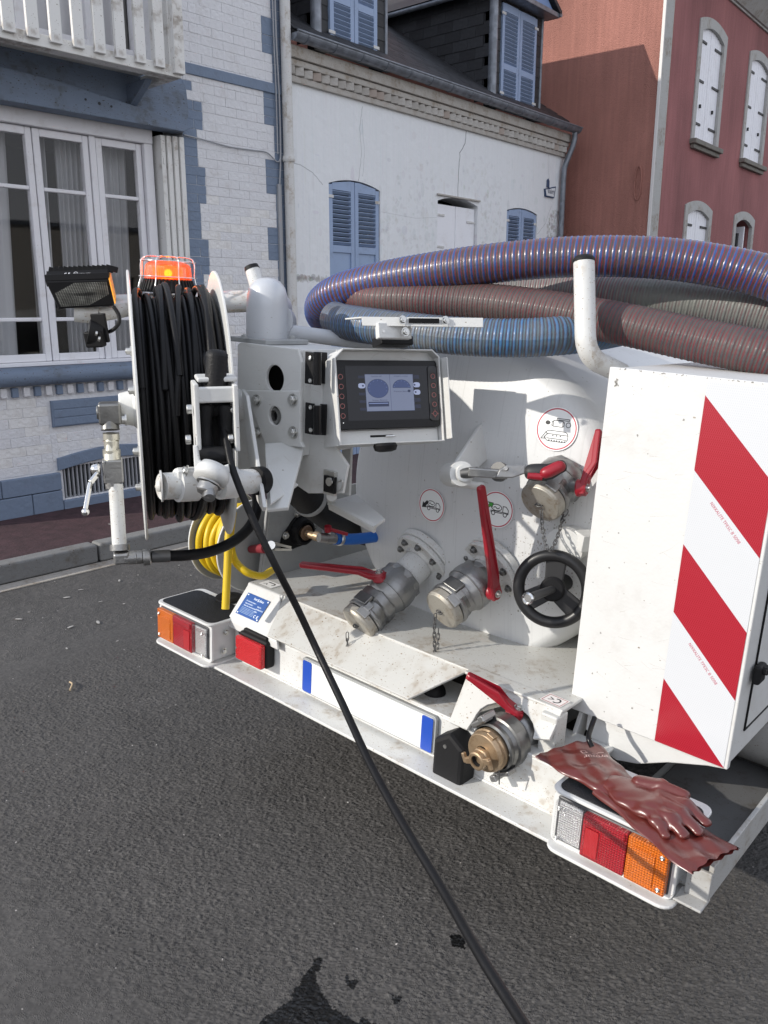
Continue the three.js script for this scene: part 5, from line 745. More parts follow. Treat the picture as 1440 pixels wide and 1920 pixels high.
for (const y of [690, 785]) {
  const hg = group('hinge', tower); mesh('leaf', OB(m3([-.104,1.554,.115], [-.099,1.417,.115], y), [1, 0, 0], [0, 1, 0], [0.034, 0.086, 0.006], 0.002), M.black, hg); mesh('leaf', OB(m3([-.108,1.552,.06], [-.079,1.414,.083], y), [1, 0, -0.6], [0, 1, 0], [0.02, 0.086, 0.008], 0.002), M.black, hg); mesh('knuckle', rod(m3([-.069,1.6,.122], [-.064,1.458,.122], y), m3([-.066,1.513,.122], [-.06,1.379,.122], y), 0.011, 0.011, 16), M.blackGloss, hg);
  for (const q of y < 750 ? [[-.099,1.581,.119], [-.096,1.521,.119]] : [[-.092,1.449,.119], [-.089,1.387,.119]]) mesh('screw', turn([[0.006, 0], [0.006, 0.003], [0.003, 0.004], [0, 0.002]], q, [0, 0, 1], 14), M.zinc, hg);
}
function m3(a, b, y) { return y < 750 ? a : b; }
{ // screen in its white hood
  const s = group('control_screen', truck, 'control screen in a white chamfered hood');
  const A = [-.003,1.397,.092], Bq = [.117,1.398,-.203], D = [-.041,1.581,.061], X = unit(sub(Bq, A)), Zn = unit(cross(X, sub(D, A))), Y = cross(Zn, X), w = len(sub(Bq, A)), h = dot(sub(D, A), Y);
  const at = (u, v, n = 0) => add(add(add(A, X, u), Y, v), Zn, n), OBs = (u, v, n, su, sv, sn, r = 0.002) => OB(at(u, v, n), X, Y, [su, sv, sn], r);
  const outer = [[-0.006, -0.042], [w + 0.004, -0.042], [w + 0.004, h + 0.01], [w - 0.018, h + 0.03], [0.022, h + 0.03], [-0.006, h + 0.004]];
  mesh('hood', [outline(outer, 0.1, 0.002, at(0, 0, -0.03), X, Y), outline(outer, 0.034, 0.0015, at(0, 0, 0.004), X, Y, [[[0.0, -0.038], [0.0, h + 0.003], [0.024, h + 0.026], [w - 0.02, h + 0.026], [w, h + 0.008], [w, -0.038]]]),
    slab([at(w + 0.004, -0.04, -0.1), at(w + 0.012, -0.036, 0.03), at(w + 0.012, h + 0.004, 0.03), at(w + 0.004, h + 0.018, -0.1)], 0.003, 0.001), OBs(w / 2, h + 0.016, -0.028, w - 0.03, 0.03, 0.004), OBs(w / 2, -0.02, -0.026, w - 0.004, 0.036, 0.006)], M.white, s);
  mesh('hood_slot', [OBs(w * 0.42, -0.019, -0.0225, 0.07, 0.006, 0.002, 0.001)], M.void, s); mesh('hood_latch', [OBs(w * 0.5, -0.02, -0.02, 0.03, 0.005, 0.01, 0.002)], M.chrome, s);
  mesh('knob', [turn([[0, 0], [0.03, 0], [0.034, -0.008], [0.03, -0.02], [0.018, -0.024], [0, -0.024]].map(([r, y]) => [r, -y]), [.056,1.358,-.027], mul(Y, -1), 20)], M.black, s);
  mesh('display_case', [outline(roundRect(0, 0, w - 0.002, h, 0.01), 0.02, 0.002, at(0, 0, -0.006), X, Y)], M.blackGloss, s);
  const scr = canvasTex(512, 360, (c) => {
    c.fillStyle = '#0b0c12'; c.fillRect(0, 0, 512, 360); c.fillStyle = '#71798f'; c.fillRect(112, 56, 290, 244); c.strokeStyle = '#3d4763'; c.lineWidth = 2; c.strokeRect(112, 56, 148, 244); c.strokeRect(260, 56, 142, 244);
    c.fillStyle = '#2c3550'; c.font = '13px sans-serif'; c.fillText('Suction HP', 150, 74); c.fillText('POMPE À VIDE', 286, 74);
    const dial = (x, y, r, a0, a1) => { c.fillStyle = '#3a486f'; c.beginPath(); c.arc(x, y, r, a0, a1); c.closePath(); c.fill(); c.strokeStyle = '#27304a'; c.stroke(); c.strokeStyle = '#6b7aa4'; for (let k = 0; k < 9; k++) { const t = Math.PI * (0.9 + k * 0.15); c.beginPath(); c.moveTo(x + Math.cos(t) * r * 0.8, y + Math.sin(t) * r * 0.8); c.lineTo(x + Math.cos(t) * r * 0.92, y + Math.sin(t) * r * 0.92); c.stroke(); } };
    dial(186, 150, 62, 0, 6.3); dial(330, 146, 54, Math.PI, 2 * Math.PI); c.fillStyle = '#27304a'; c.fillRect(124, 238, 122, 32); c.fillStyle = '#7d8cb8'; c.fillRect(128, 246, 114, 5); c.fillStyle = '#27304a'; c.fillText('Pression Basse', 280, 175); c.fillText('Niveau Réserve', 148, 232); c.beginPath(); c.arc(374, 168, 9, 0, 7); c.fill();
    c.fillStyle = '#99a2bd'; for (const [x, y] of [[70, 114], [402, 110], [402, 160]]) { c.beginPath(); c.roundRect(x, y, 42, 34, 14); c.fill(); } c.fillStyle = '#2b3350'; for (const [x, y] of [[104, 131], [416, 127], [420, 176]]) { c.beginPath(); c.arc(x - 6, y, 6, 0, 7); c.fill(); }
    c.fillStyle = '#1c2135'; for (const y of [64, 176, 226, 276]) c.fillRect(72, y, 36, 18); for (const y of [60, 216, 260]) c.fillRect(406, y, 36, 26);
  });
  const sm2 = std([1, 1, 1], 0.2, { map: scr, emissive: lin(1, 1, 1), emissiveMap: scr, emissiveIntensity: 0.3 });
  mesh('display', face(at(0.028, 0.024, -0.0052), at(w - 0.026, 0.024, -0.0052), at(0.028, h - 0.016, -0.0052)), sm2, s);
  mesh('button_bar', [outline(roundRect(w - 0.035, 0.018, w - 0.006, h - 0.016, 0.008), 0.006, 0.002, at(0, 0, -0.001), X, Y)], std([0.03, 0.03, 0.032], 0.4), s);
  const ringM = std([0.35, 0.13, 0.12], 0.5);
  for (let k = 0; k < 5; k++) for (const u of [0.013, w - 0.02]) { const v = h * (0.76 - 0.14 * k), n = u < 0.05 ? -0.0055 : -0.0008; mesh('button', [turn([[0.0072, 0], [0.0072, 0.001], [0.0056, 0.001], [0.0056, 0]], at(u, v, n), Zn, 22), ...(k === 4 && u > 0.05 ? [0, 1, 2, 3].map((q) => OBs(u + 0.0095 * Math.cos(q * 1.571), v + 0.0095 * Math.sin(q * 1.571), n + 0.0005, 0.004, 0.002, 0.001, 0.0004)) : [])], ringM, s); if (u > 0.05) mesh('button_cap', turn([[0.0115, 0], [0.0112, 0.0012], [0.0075, 0.0006]], at(u, v, n - 0.0004), Zn, 22), std([0.02, 0.02, 0.021], 0.45), s); }
  mesh('pilot_lamp', turn([[0.0014, 0], [0.0012, 0.0008], [0, 0.0008]], at(0.013, h * 0.1, -0.0058), Zn, 10), std([0.8, 0.8, 0.8], 0.3, { emissive: lin(1, 1, 1), emissiveIntensity: 0.6 }), s);
  mesh('hood_screw', bolt(add([-.091,1.41,.04], X, -0.004), mul(X, -1), 0.006, 0.005), M.zinc, s);
  // plate above the hood
  const pl = group('top_plate', s); const p0 = [.061,1.699,.096], p1 = [.295,1.711,-.11], p2 = [.3,1.688,-.106], p3 = [.068,1.677,.097], pb = [-.07,1.688,.035], back = sub(pb, p0);
  mesh('plate', [slab([p3, p2, p1, p0], 0.004, 0.001), slab([p0, p1, add(p1, back, 0.45), add(p0, back, 0.8)], 0.004, 0.001)], M.white, pl); mesh('slot', [OB(mid([.158,1.696,.019], [.213,1.698,-.03]), sub(p1, p0), [0, 1, 0], [0.078, 0.012, 0.004], 0.001)], M.blackGloss, pl);
  mesh('post', [OB([.117,1.666,.032], X, Y, [0.096, 0.04, 0.02], 0.003)], M.white, pl); mesh('rubber_block', OB([.014,1.631,-.086], X, Y, [0.1, 0.026, 0.06], 0.004), M.black, pl);
  for (const q of [[.107,1.664,.064], [.151,1.667,.025], [.144,1.696,.03], [.226,1.7,-.042]]) mesh('bolt', bolt(q, Zn, 0.0085, 0.007), M.zinc, pl);
}

// ---------- big reel ----------
const reel = group('hose_reel', truck, 'big white swivelling hose reel'), RA = unit([0.522, 0.042, -0.852]), RC = [-.585,1.401,.346], [RU, , RW] = axes(RA), RR = 0.388, RWD = 0.238;
const onReel = (t, r, x) => add(add(add(RC, RA, x), RU, r * Math.cos(t)), RW, r * Math.sin(t));
for (const x of [0, RWD]) mesh('flange', [turn([[0.06, -0.0035], [RR - 0.004, -0.0035], [RR, -0.002], [RR, 0.002], [RR - 0.004, 0.0035], [0.06, 0.0035]], add(RC, RA, x), RA, 96)], M.white, reel);
mesh('drum', turn([[0.18, 0], [0.26, 0.002], [0.26, RWD - 0.002], [0.18, RWD]], RC, RA, 48), M.void, reel);
mesh('axle', [turn([[0, -0.05], [0.042, -0.05], [0.045, -0.046], [0.052, -0.012], [0.06, -0.004], [0.04, 0]], RC, RA, 36)], M.white, reel); mesh('hub', rod(add(RC, RA, RWD), add(RC, RA, RWD + 0.1), 0.05), M.white, reel);
for (const t of [0.5, 1.7, 2.9, 4.1, 5.2]) mesh('bolt', bolt(onReel(t, 0.2 + 0.06 * Math.sin(t * 7), -0.004), mul(RA, -1), 0.011, 0.016), M.zinc, reel);
mesh('bolt', bolt([-.556,1.375,.399], mul(RA, -1), 0.013, 0.02), M.zinc, reel);
mesh('carrier', [bar(add(RC, RA, RWD + 0.09), [-.466,1.429,.057], 0.1, 0.04, [0, 1, 0])], M.white, reel);
{ const j = group('swivel_joint', reel), mt = M.steel, at = (x, y, d = 2.36) => d;
  mesh('body', [OB([-.587,1.392,.433], RA, [0, 1, 0], [0.062, 0.062, 0.06], 0.008), rod([-.583,1.372,.437], [-.576,1.346,.44], 0.024, 0.026, 24), hex([-.594,1.395,.452], mul(RA, -1), 0.021, 0.016)], mt, j);
  mesh('fitting', [hex([-.573,1.337,.44], [0.02, -1, 0], 0.026, 0.02), rod([-.571,1.329,.442], [-.555,1.264,.451], 0.018), hex([-.568,1.317,.443], [0.02, -1, 0], 0.024, 0.022), hex([-.562,1.292,.447], [0.02, -1, 0], 0.028, 0.02), rod([-.559,1.282,.448], [-.554,1.261,.45], 0.025, 0.027, 6)], std([0.62, 0.6, 0.52], 0.32, { metalness: 0.8 }), j);
  mesh('ball_valve', [OB([-.547,1.235,.453], RA, [0, 1, 0], [0.054, 0.066, 0.05], 0.004), hex([-.54,1.204,.459], [0.02, -1, 0], 0.024, 0.02)], M.cast, j); mesh('ball_valve_hole', [[-.536,1.262,.482], [-.527,1.224,.488]].map((p) => turn([[0.0042, 0], [0.0042, 0.001], [0, 0.001]], p, [-0.5, 0.1, 0.9], 10)), M.void, j);
  mesh('valve_lever', [turnSmooth([[0, 0], [0.014, 0.002], [0.018, 0.012], [0.012, 0.026], [0, 0.03]], [-.555,1.241,.485], mul(RA, -1), 20), bar([-.542,1.233,.504], [-.534,1.212,.532], 0.014, 0.01), bar([-.534,1.212,.532], [-.511,1.145,.563], 0.013, 0.009), new THREE.SphereGeometry(0.011, 16, 10).translate(...[-.51,1.138,.564])], M.chrome, j);
  mesh('riser', [rod([-.533,1.197,.455], [-.489,1.027,.476], 0.02, 0.02, 20)], M.pipe, j);
  mesh('elbow', [rod([-.49,1.033,.475], [-.486,1.016,.477], 0.027, 0.027, 20), OB([-.478,.997,.477], RA, [0, 1, 0], [0.044, 0.034, 0.04], 0.008), rod([-.473,.996,.473], [-.461,.994,.45], 0.019), turn([[0.016, 0], [0.02, 0.002], [0.02, 0.014], [0.016, 0.016]], [-.466,.994,.454], RA, 20), hex([-.459,.994,.441], RA, 0.02, 0.018), hex([-.449,.993,.426], RA, 0.024, 0.022)], M.cast, j);
  mesh('crimp', [rod([-.44,.993,.404], [-.417,.992,.358], 0.0175, 0.0185, 20)], M.dark, j);
  mesh('feed_hose', tube([[-.42,.993,.367], [-.405,.986,.308], [-.401,.982,.224], [-.399,.999,.135], [-.416,1.031,.057], [-.458,1.073,-.004], [-.521,1.117,-.047], [-.59,1.163,-.086]], 0.0165, 60, 14), M.black, j); }
{ // guide with its rollers
  const g = group('hose_guide', truck, 'white roller guide with a black grip on top'), X = RA, at = (x, y, d) => 0;
  const cp = [-.059,1.521,.466], bx = (c, s, r = 0.004) => OB(c, X, [0, 1, 0], s, r);
  mesh('frame', [bx([-.08,1.544,.449], [0.094, 0.012, 0.085], 0.005), bx([-.039,1.51,.48], [0.094, 0.038, 0.014], 0.006), bx([-.089,1.441,.499], [0.012, 0.19, 0.085]), bx([-.035,1.456,.427], [0.012, 0.16, 0.085]), slab([[-.053,1.392,.533], [-.038,1.332,.541], [-.02,1.308,.533], [.01,1.308,.494], [.016,1.334,.48], [.01,1.352,.479], [-.007,1.34,.512], [-.035,1.36,.528], [-.045,1.393,.526]].reverse(), 0.02, 0.003)], M.white, g);
  mesh('grip', [rod([-.059,1.52,.467], [-.063,1.597,.457], 0.0245, 0.026, 24), turnSmooth([[0.0265, -0.006], [0.026, 0.004], [0.018, 0.012], [0, 0.014]], [-.064,1.599,.457], sub([-.063,1.597,.457], [-.059,1.52,.467]), 24)], M.grip, g); mesh('grip_nut', turn([[0.025, 0], [0.026, 0.004], [0.02, 0.008]], [-.058,1.515,.467], [0, 1, 0], 20), M.rust, g);
  for (const [x, d] of [[386, 1.99], [424, 2.0]]) mesh('roller', turnSmooth([[0.012, -0.055], [0.02, -0.05], [0.015, -0.02], [0.013, 0.0], [0.015, 0.02], [0.02, 0.05], [0.012, 0.055]], x < 400 ? [-.074,1.429,.483] : [-.045,1.43,.444], [0, 1, 0], 20), M.rubber, g);
  mesh('roller', rod([-.11,1.468,.474], [-.06,1.47,.416], 0.02), M.rubber, g); mesh('roller', rod([-.063,1.366,.51], [-.014,1.368,.453], 0.02), M.rubber, g); mesh('backing', bx([-.097,1.422,.437], [0.08, 0.16, 0.006]), M.void, g);
  for (const p of [[-.088,1.472,.508], [-.028,1.474,.428], [-.075,1.402,.521], [-.016,1.406,.442]]) mesh('bolt', hex(add(p, X, p[0] < -0.1 ? 0.004 : -0.004), p === 0 ? X : mul(X, -1), 0.012, 0.012), M.zinc, g);
  mesh('spindle', [rod([-.115,1.288,.582], [-.079,1.271,.31], 0.0325, 0.0325, 28), turn([[0, 0], [0.038, 0], [0.038, 0.004], [0, 0.004]], [-.115,1.289,.585], RA, 28), turnSmooth([[0.014, 0], [0.012, -0.008], [0, -0.012]].map(([r, h]) => [r, -h]), [-.116,1.289,.586], mul(RA, -1), 18)], M.pipe, g); mesh('collar', rod([-.072,1.275,.331], [-.077,1.272,.302], 0.037, 0.037, 28), M.black, g);
  mesh('clamp', [rod([-.104,1.288,.545], [-.095,1.285,.497], 0.041, 0.041, 30), OB([-.091,1.316,.524], RA, [0, 1, 0], [0.05, 0.026, 0.04], 0.004)], M.white, g); mesh('sleeve', rod([-.086,1.281,.436], [-.08,1.279,.39], 0.041, 0.041, 28), M.white, g); mesh('bolt', bolt([-.082,1.324,.534], [-0.4, 0.3, 0.8], 0.012, 0.01), M.zinc, g);
  const sa = unit([0.15, -0.75, 0.6]); mesh('stud', [turnSmooth([[0, -0.045], [0.034, -0.04], [0.042, -0.02], [0.04, 0.0], [0, 0.002]], [.007,1.317,.535], sa, 28)], M.white, g); mesh('nut', [turn([[0.03, 0], [0.03, 0.004], [0, 0.004]], [.016,1.315,.541], sa, 28), hex([.021,1.311,.545], sa, 0.026, 0.022), rod([.037,1.301,.556], [.051,1.29,.567], 0.013, 0.013, 16), ...[0, 1, 2, 3, 4].map((k) => turn([[0.012, 0], [0.0142, 0.0016], [0.012, 0.0032]], add([.037,1.298,.556], sa, 0.0036 * k), sa, 16))], M.cast, g);
}
// ---------- bar with beacon and work lamp ----------
mesh('lamp_bar', [rod([-.985,1.675,.187], [-.695,1.714,-.186], 0.036, 0.036, 24)], M.pipe, truck);
{ const b = group('beacon', truck, 'flashing amber beacon in a wire cage'), c = [-.884,1.727,.027], up = [0, 1, 0], at = (h) => add(c, up, h);
  mesh('base', [turn([[0.088, 0], [0.09, 0.004], [0.078, 0.036], [0.074, 0.04], [0, 0.04]], c, up, 40), ...Array.from({ length: 40 }, (_, k) => { const t = k / 40 * 6.283; return bar(add(c, [0.091 * Math.cos(t), 0.002, 0.091 * Math.sin(t)]), add(c, [0.077 * Math.cos(t), 0.042, 0.077 * Math.sin(t)]), 0.005, 0.006, [Math.cos(t), 0, Math.sin(t)], 0.001); })], M.rubber, b);
  mesh('dome', [turnSmooth([[0.076, 0.04], [0.077, 0.05], [0.074, 0.082], [0.068, 0.091], [0.056, 0.097], [0.03, 0.1], [0, 0.101]], c, up, 56)], phys([1, 0.33, 0.04], 0.12, { transmission: 0.8, thickness: 0, ior: 1.5, bumpMap: ribs(24, 0), bumpScale: 0.002, side: THREE.DoubleSide }), b);
  mesh('inner_base', turn([[0.07, 0.041], [0.07, 0.044], [0.03, 0.048], [0, 0.048]], c, up, 40), std([0.5, 0.12, 0.02], 0.5), b);
  mesh('lamp', [new THREE.SphereGeometry(0.013, 20, 14).translate(...at(0.062))], std([1, 0.6, 0.1], 0.4, { emissive: lin(1, 0.6, 0.1), emissiveIntensity: 12 }), b);
  mesh('inner_lens', turn([[0.05, 0.044], [0.048, 0.08], [0.04, 0.086], [0, 0.087]], c, up, 40), phys([1, 0.5, 0.1], 0.25, { transmission: 0.6, thickness: 0, bumpMap: ribs(18, 0), bumpScale: 0.003, emissive: lin(1, 0.32, 0.02), emissiveIntensity: 0.16 }), b);
  const lamp = new THREE.PointLight(new THREE.Color(1, 0.62, 0.16), 0.06, 6, 2); lamp.position.set(...at(0.066)); lamp.castShadow = true; lamp.name = 'beacon_lamp'; b.add(lamp);
  const wires = []; for (let k = 0; k < 8; k++) { const t = (k + 0.3) / 8 * 6.283, q = (r, h) => add(c, [r * Math.cos(t), h, r * Math.sin(t)]); wires.push(tube([q(0.105, -0.002), q(0.1, 0.02), q(0.093, 0.045), q(0.092, 0.09), q(0.085, 0.108), q(0.065, 0.114), q(0.02, 0.115)], 0.002, 30, 6)); }
  for (const [r, h] of [[0.093, 0.05], [0.089, 0.1], [0.03, 0.116]]) { const p = []; for (let k = 0; k < 24; k++) { const t = k / 24 * 6.283; p.push(add(c, [r * Math.cos(t), h, r * Math.sin(t)])); } wires.push(tube(p, 0.002, 48, 6, true)); }
  mesh('cage', wires, M.chrome, b);
  mesh('foot', [0.4, 2.5, 4.6].map((t) => OB(add(c, [0.1 * Math.cos(t), -0.004, 0.1 * Math.sin(t)]), [Math.cos(t), 0, Math.sin(t)], up, [0.03, 0.006, 0.02], 0.002))[0], M.zinc, b);
}
{ const w = group('work_lamp', truck, 'black work lamp with ribbed lens'); const TL = [-1,1.746,.394], TR = [-.891,1.762,.239], BR = [-.899,1.679,.221], BL = [-.991,1.662,.36];
  const q = [[-1.019,1.776,.379], [-.914,1.794,.228]]; const n = unit(cross(sub(TR, TL), sub(TL, BL)));
  mesh('housing', [slab([BL, BR, TR, TL], 0.05, 0.006), slab([TL, TR, q[1], q[0]], 0.03, 0.003), slab([TL, TR, [-.989,1.753,.191], [-1.124,1.732,.313]].reverse(), 0.02, 0.002)], M.black, w);
  for (let k = 0; k < 13; k++) mesh('fin', bar(add(mid(q[0], q[1], (k + 0.5) / 13), [0.02, -0.004, -0.03]), add(mid(q[0], q[1], (k + 0.5) / 13), [0.0, 0.004, 0.0]), 0.004, 0.018, [1, 0, 0.6], 0.001), M.black, w);
  const ins = (a, b, t) => mid(a, b, t), f = (p) => add(p, n, 0.0015); const a = f(mid(mid(BL, BR, 0.06), mid(TL, TR, 0.06), 0.08)), bb = f(mid(mid(BL, BR, 0.95), mid(TL, TR, 0.95), 0.08)), d = f(mid(mid(BL, BR, 0.06), mid(TL, TR, 0.06), 0.9));
  const lensTex = dataTex(256, (u, v) => { const g = Math.pow(Math.abs(Math.sin(u * 75)) * Math.abs(Math.sin(v * 50)), 0.5); const cell = step(0.3, 0.08, Math.abs(u - 0.5)) * step(0.1, 0.03, Math.abs(v - 0.5)); const k = 0.12 + 0.5 * g * (0.6 + 0.6 * noise(u * 9, v * 4)) - 0.2 * cell; return [k, k, k * 0.95]; }, true, 1);
  const lq = new THREE.BufferGeometry(); const e = f(mid(mid(BL, BR, 0.95), mid(TL, TR, 0.95), 0.9)); lq.setAttribute('position', new THREE.Float32BufferAttribute([...a, ...bb, ...e, ...a, ...e, ...d], 3)); lq.setAttribute('uv', new THREE.Float32BufferAttribute([0, 0, 1, 0, 1, 1, 0, 0, 1, 1, 0, 1], 2)); lq.computeVertexNormals(); lq.userData.ownUv = true;
  mesh('lens', lq, phys([1, 1, 1], 0.2, { map: lensTex, metalness: 0.3, clearcoat: 1, clearcoatRoughness: 0.03 }), w);
  const pr = canvasTex(256, 48, (c) => { c.clearRect(0, 0, 256, 48); c.fillStyle = '#e6e6ea'; c.font = 'bold 34px sans-serif'; c.fillText('C E', 20, 36); c.font = '16px sans-serif'; c.fillText('10R-04 8074', 140, 31); c.lineWidth = 3; c.strokeStyle = '#e6e6ea'; c.beginPath(); c.arc(112, 24, 17, 0, 7); c.stroke(); c.font = '15px sans-serif'; c.fillText('E24', 99, 29); });
  const m0 = mid(TL, q[0], 0.3), m1 = mid(TR, q[1], 0.3), m2 = mid(TL, q[0], 0.8), nn = unit(cross(sub(m1, m0), sub(m2, m0))), lift = (p) => add(p, nn, 0.0025); mesh('print', face(lift(mid(m0, m1, 0.25)), lift(mid(m0, m1, 0.76)), lift(mid(m2, mid(TR, q[1], 0.8), 0.25))), std([1, 1, 1], 0.6, { map: pr, transparent: true, alphaTest: 0.4 }), w);
  mesh('side_marker', slab([[-.888,1.763,.243], [-.816,1.688,.269], [-.857,1.711,.241], [-.934,1.786,.213]].reverse(), 0.004, 0.001), std([0.9, 0.36, 0.02], 0.3), w);
  mesh('bracket', [OB([-.881,1.611,.283], [0.9, 0.1, -0.5], [0.2, 1, 0], [0.05, 0.09, 0.012], 0.004), turn([[0, 0], [0.04, 0], [0.04, 0.04], [0, 0.04]], [-.893,1.589,.273], [-0.4, 0.2, 0.8], 28), OB([-.886,1.577,.299], [0.9, 0.1, -0.5], [0.3, 1, 0], [0.06, 0.05, 0.03], 0.006)], M.black, w);
  for (const p of [[-.86,1.595,.305], [-.85,1.579,.302]]) mesh('bolt', turn([[0.008, 0], [0.008, 0.006], [0.004, 0.007], [0, 0.004]], p, [-0.5, 0.2, 0.85], 16), M.zinc, w);
  mesh('ball_mount', [rod([-1.008,1.652,.297], [-.968,1.648,.236], 0.03, 0.03, 20), rod([-.968,1.648,.236], [-.939,1.675,.147], 0.024, 0.03, 20)], M.pipe, w);
  mesh('cable', tube([[-.863,1.678,.244], [-.847,1.655,.238], [-.84,1.63,.241], [-.848,1.61,.255], [-.876,1.6,.255]], 0.006, 24, 10), M.black, w);
}
// ---------- small yellow-hose reel, side panel, pump plumbing ----------
{ const r = group('small_reel', truck, 'small white reel for the yellow hose'), a = [1, 0, 0], c = [-.78,.814,-.268], c0 = add(c, [-0.17, 0, 0]);
  for (const p of [c, c0]) mesh('flange', turn([[0, -0.002], [0.176, -0.002], [0.178, 0], [0.176, 0.002], [0, 0.002]], p, a, 64), M.grey, r); mesh('flange_edge', [c, c0].map((p) => turn([[0.176, -0.003], [0.18, -0.003], [0.18, 0.003], [0.176, 0.003]], p, a, 64))[0], M.white, r); mesh('flange_edge', turn([[0.176, -0.003], [0.18, -0.003], [0.18, 0.003], [0.176, 0.003]], c0, a, 64), M.white, r);
  mesh('core', rod(c0, c, 0.08), M.grey, r); mesh('crank', [rod([-.77,.805,-.239], [-.68,.832,-.234], 0.014, 0.02, 16)], std([0.22, 0.025, 0.035], 0.5), r); mesh('clip', [bar([-.7,.837,-.288], [-.7,.803,-.377], 0.012, 0.012), bar([-.7,.811,-.294], [-.7,.793,-.38], 0.012, 0.01), rod([-.71,.827,-.286], [-.69,.835,-.269], 0.016)], M.chrome, r); }
{ const p = group('side_panel'); mesh('panel', [slab([[-0.72, 0.69, -1.1], [-0.72, 1.0, -1.1], [-0.72, 1.0, -0.285], [-0.72, 0.69, -0.245]].reverse(), 0.008, 0.002), bar([-0.722, 0.69, -0.242], [-0.722, 1.0, -0.282], 0.012, 0.012)], M.grey, p);
  const b = group('flange_bearing', p), c = [-.715,.857,-.431], a = [1, 0, 0]; mesh('housing', [outline((() => { const s = []; for (let k = 0; k < 36; k++) { const t = k / 36 * 6.283; const rr = 0.062 + 0.045 * Math.pow(Math.abs(Math.cos(t - 0.45)), 6); s.push([rr * Math.cos(t), rr * Math.sin(t)]); } return s; })(), 0.014, 0.003, add(c, [0.014, 0, 0]), [0, 0, -1], [0, 1, 0]), turn([[0.055, 0.014], [0.05, 0.04], [0.04, 0.043], [0.038, 0.03], [0, 0.028]], c, a, 36)], M.black, b);
  for (const q of [[-.7,.855,-.349], [-.7,.869,-.496], [-.7,.931,-.407]]) mesh('bolt', bolt(q, a, 0.011, 0.012), M.zinc, b);
  mesh('shaft', [rod(add(c, [0.02, 0, 0]), add(c, [0.055, 0, 0]), 0.024, 0.024, 22), turn([[0.026, 0.04], [0.03, 0.045], [0.026, 0.052]], c, a, 22)], M.rust, b); mesh('brass_fitting', [rod([-.66,.859,-.422], [-.6,.855,-.426], 0.013, 0.016, 8), hex([-.62,.859,-.425], [1, -0.1, -0.2], 0.019, 0.022)], M.brass, b); }
{ const p = group('water_tap'); mesh('body', [rod([-.37,.952,-.201], [-.355,.939,-.264], 0.016, 0.018, 18), hex([-.364,.944,-.231], [0.2, 0, -1], 0.021, 0.03), rod([-.358,.955,-.24], [-.363,.979,-.244], 0.009)], M.cast, p); mesh('tap_lever', [bar([-.36,.984,-.221], [-.312,.961,-.282], 0.012, 0.006, [0, 1, 0]), rod([-.358,.971,-.232], [-.355,.99,-.228], 0.012)], M.red, p);
  mesh('layflat_hose', (() => { const g = tube([[-.355,.939,-.264], [-.35,.923,-.345], [-.347,.911,-.453], [-.339,.901,-.593], [-.326,.903,-.768]], 0.02, 30, 16); return g; })(), std([0.012, 0.13, 0.5], 0.5), p); mesh('clamp', turn([[0.0225, 0], [0.0245, 0.002], [0.0245, 0.012], [0.0225, 0.014]], [-.354,.937,-.278], sub([-.35,.923,-.345], [-.355,.939,-.264]), 24), M.zinc, p); }
{ const p = group('suction_pipe'); mesh('rubber_bend', (() => { const c = curve([[-.37,1.207,-.044], [-.398,1.108,-.149], [-.45,1.002,-.314], [-.52,.909,-.494], [-.553,.834,-.685]]); const g = new THREE.TubeGeometry(c, 70, 0.055, 22); return [g]; })(), M.rubber, p);
  mesh('clamp', [turn([[0.057, 0], [0.061, 0.003], [0.061, 0.02], [0.057, 0.023]], [-.41,1.084,-.185], sub([-.45,1.002,-.314], [-.398,1.108,-.149]), 32)], M.grey, p);
  mesh('pump_box', [OB([-.517,.904,-.468], [0.3, 0, -1], [0, 1, 0], [0.14, 0.1, 0.06], 0.006), OB([-.573,.854,-.675], [0.3, 0, -1], [0, 1, 0], [0.16, 0.06, 0.1], 0.01)], std([0.05, 0.052, 0.07], 0.5), p); }
mesh('dark_underframe', [B2([-0.66, 0.4, -1.1], [-0.46, 0.6, -0.3], 0.01), rod([.135,.555,-.225], [.214,.527,-.284], 0.022), new THREE.SphereGeometry(0.035, 20, 14).translate(...[.165,.581,-.192])], M.black, truck);

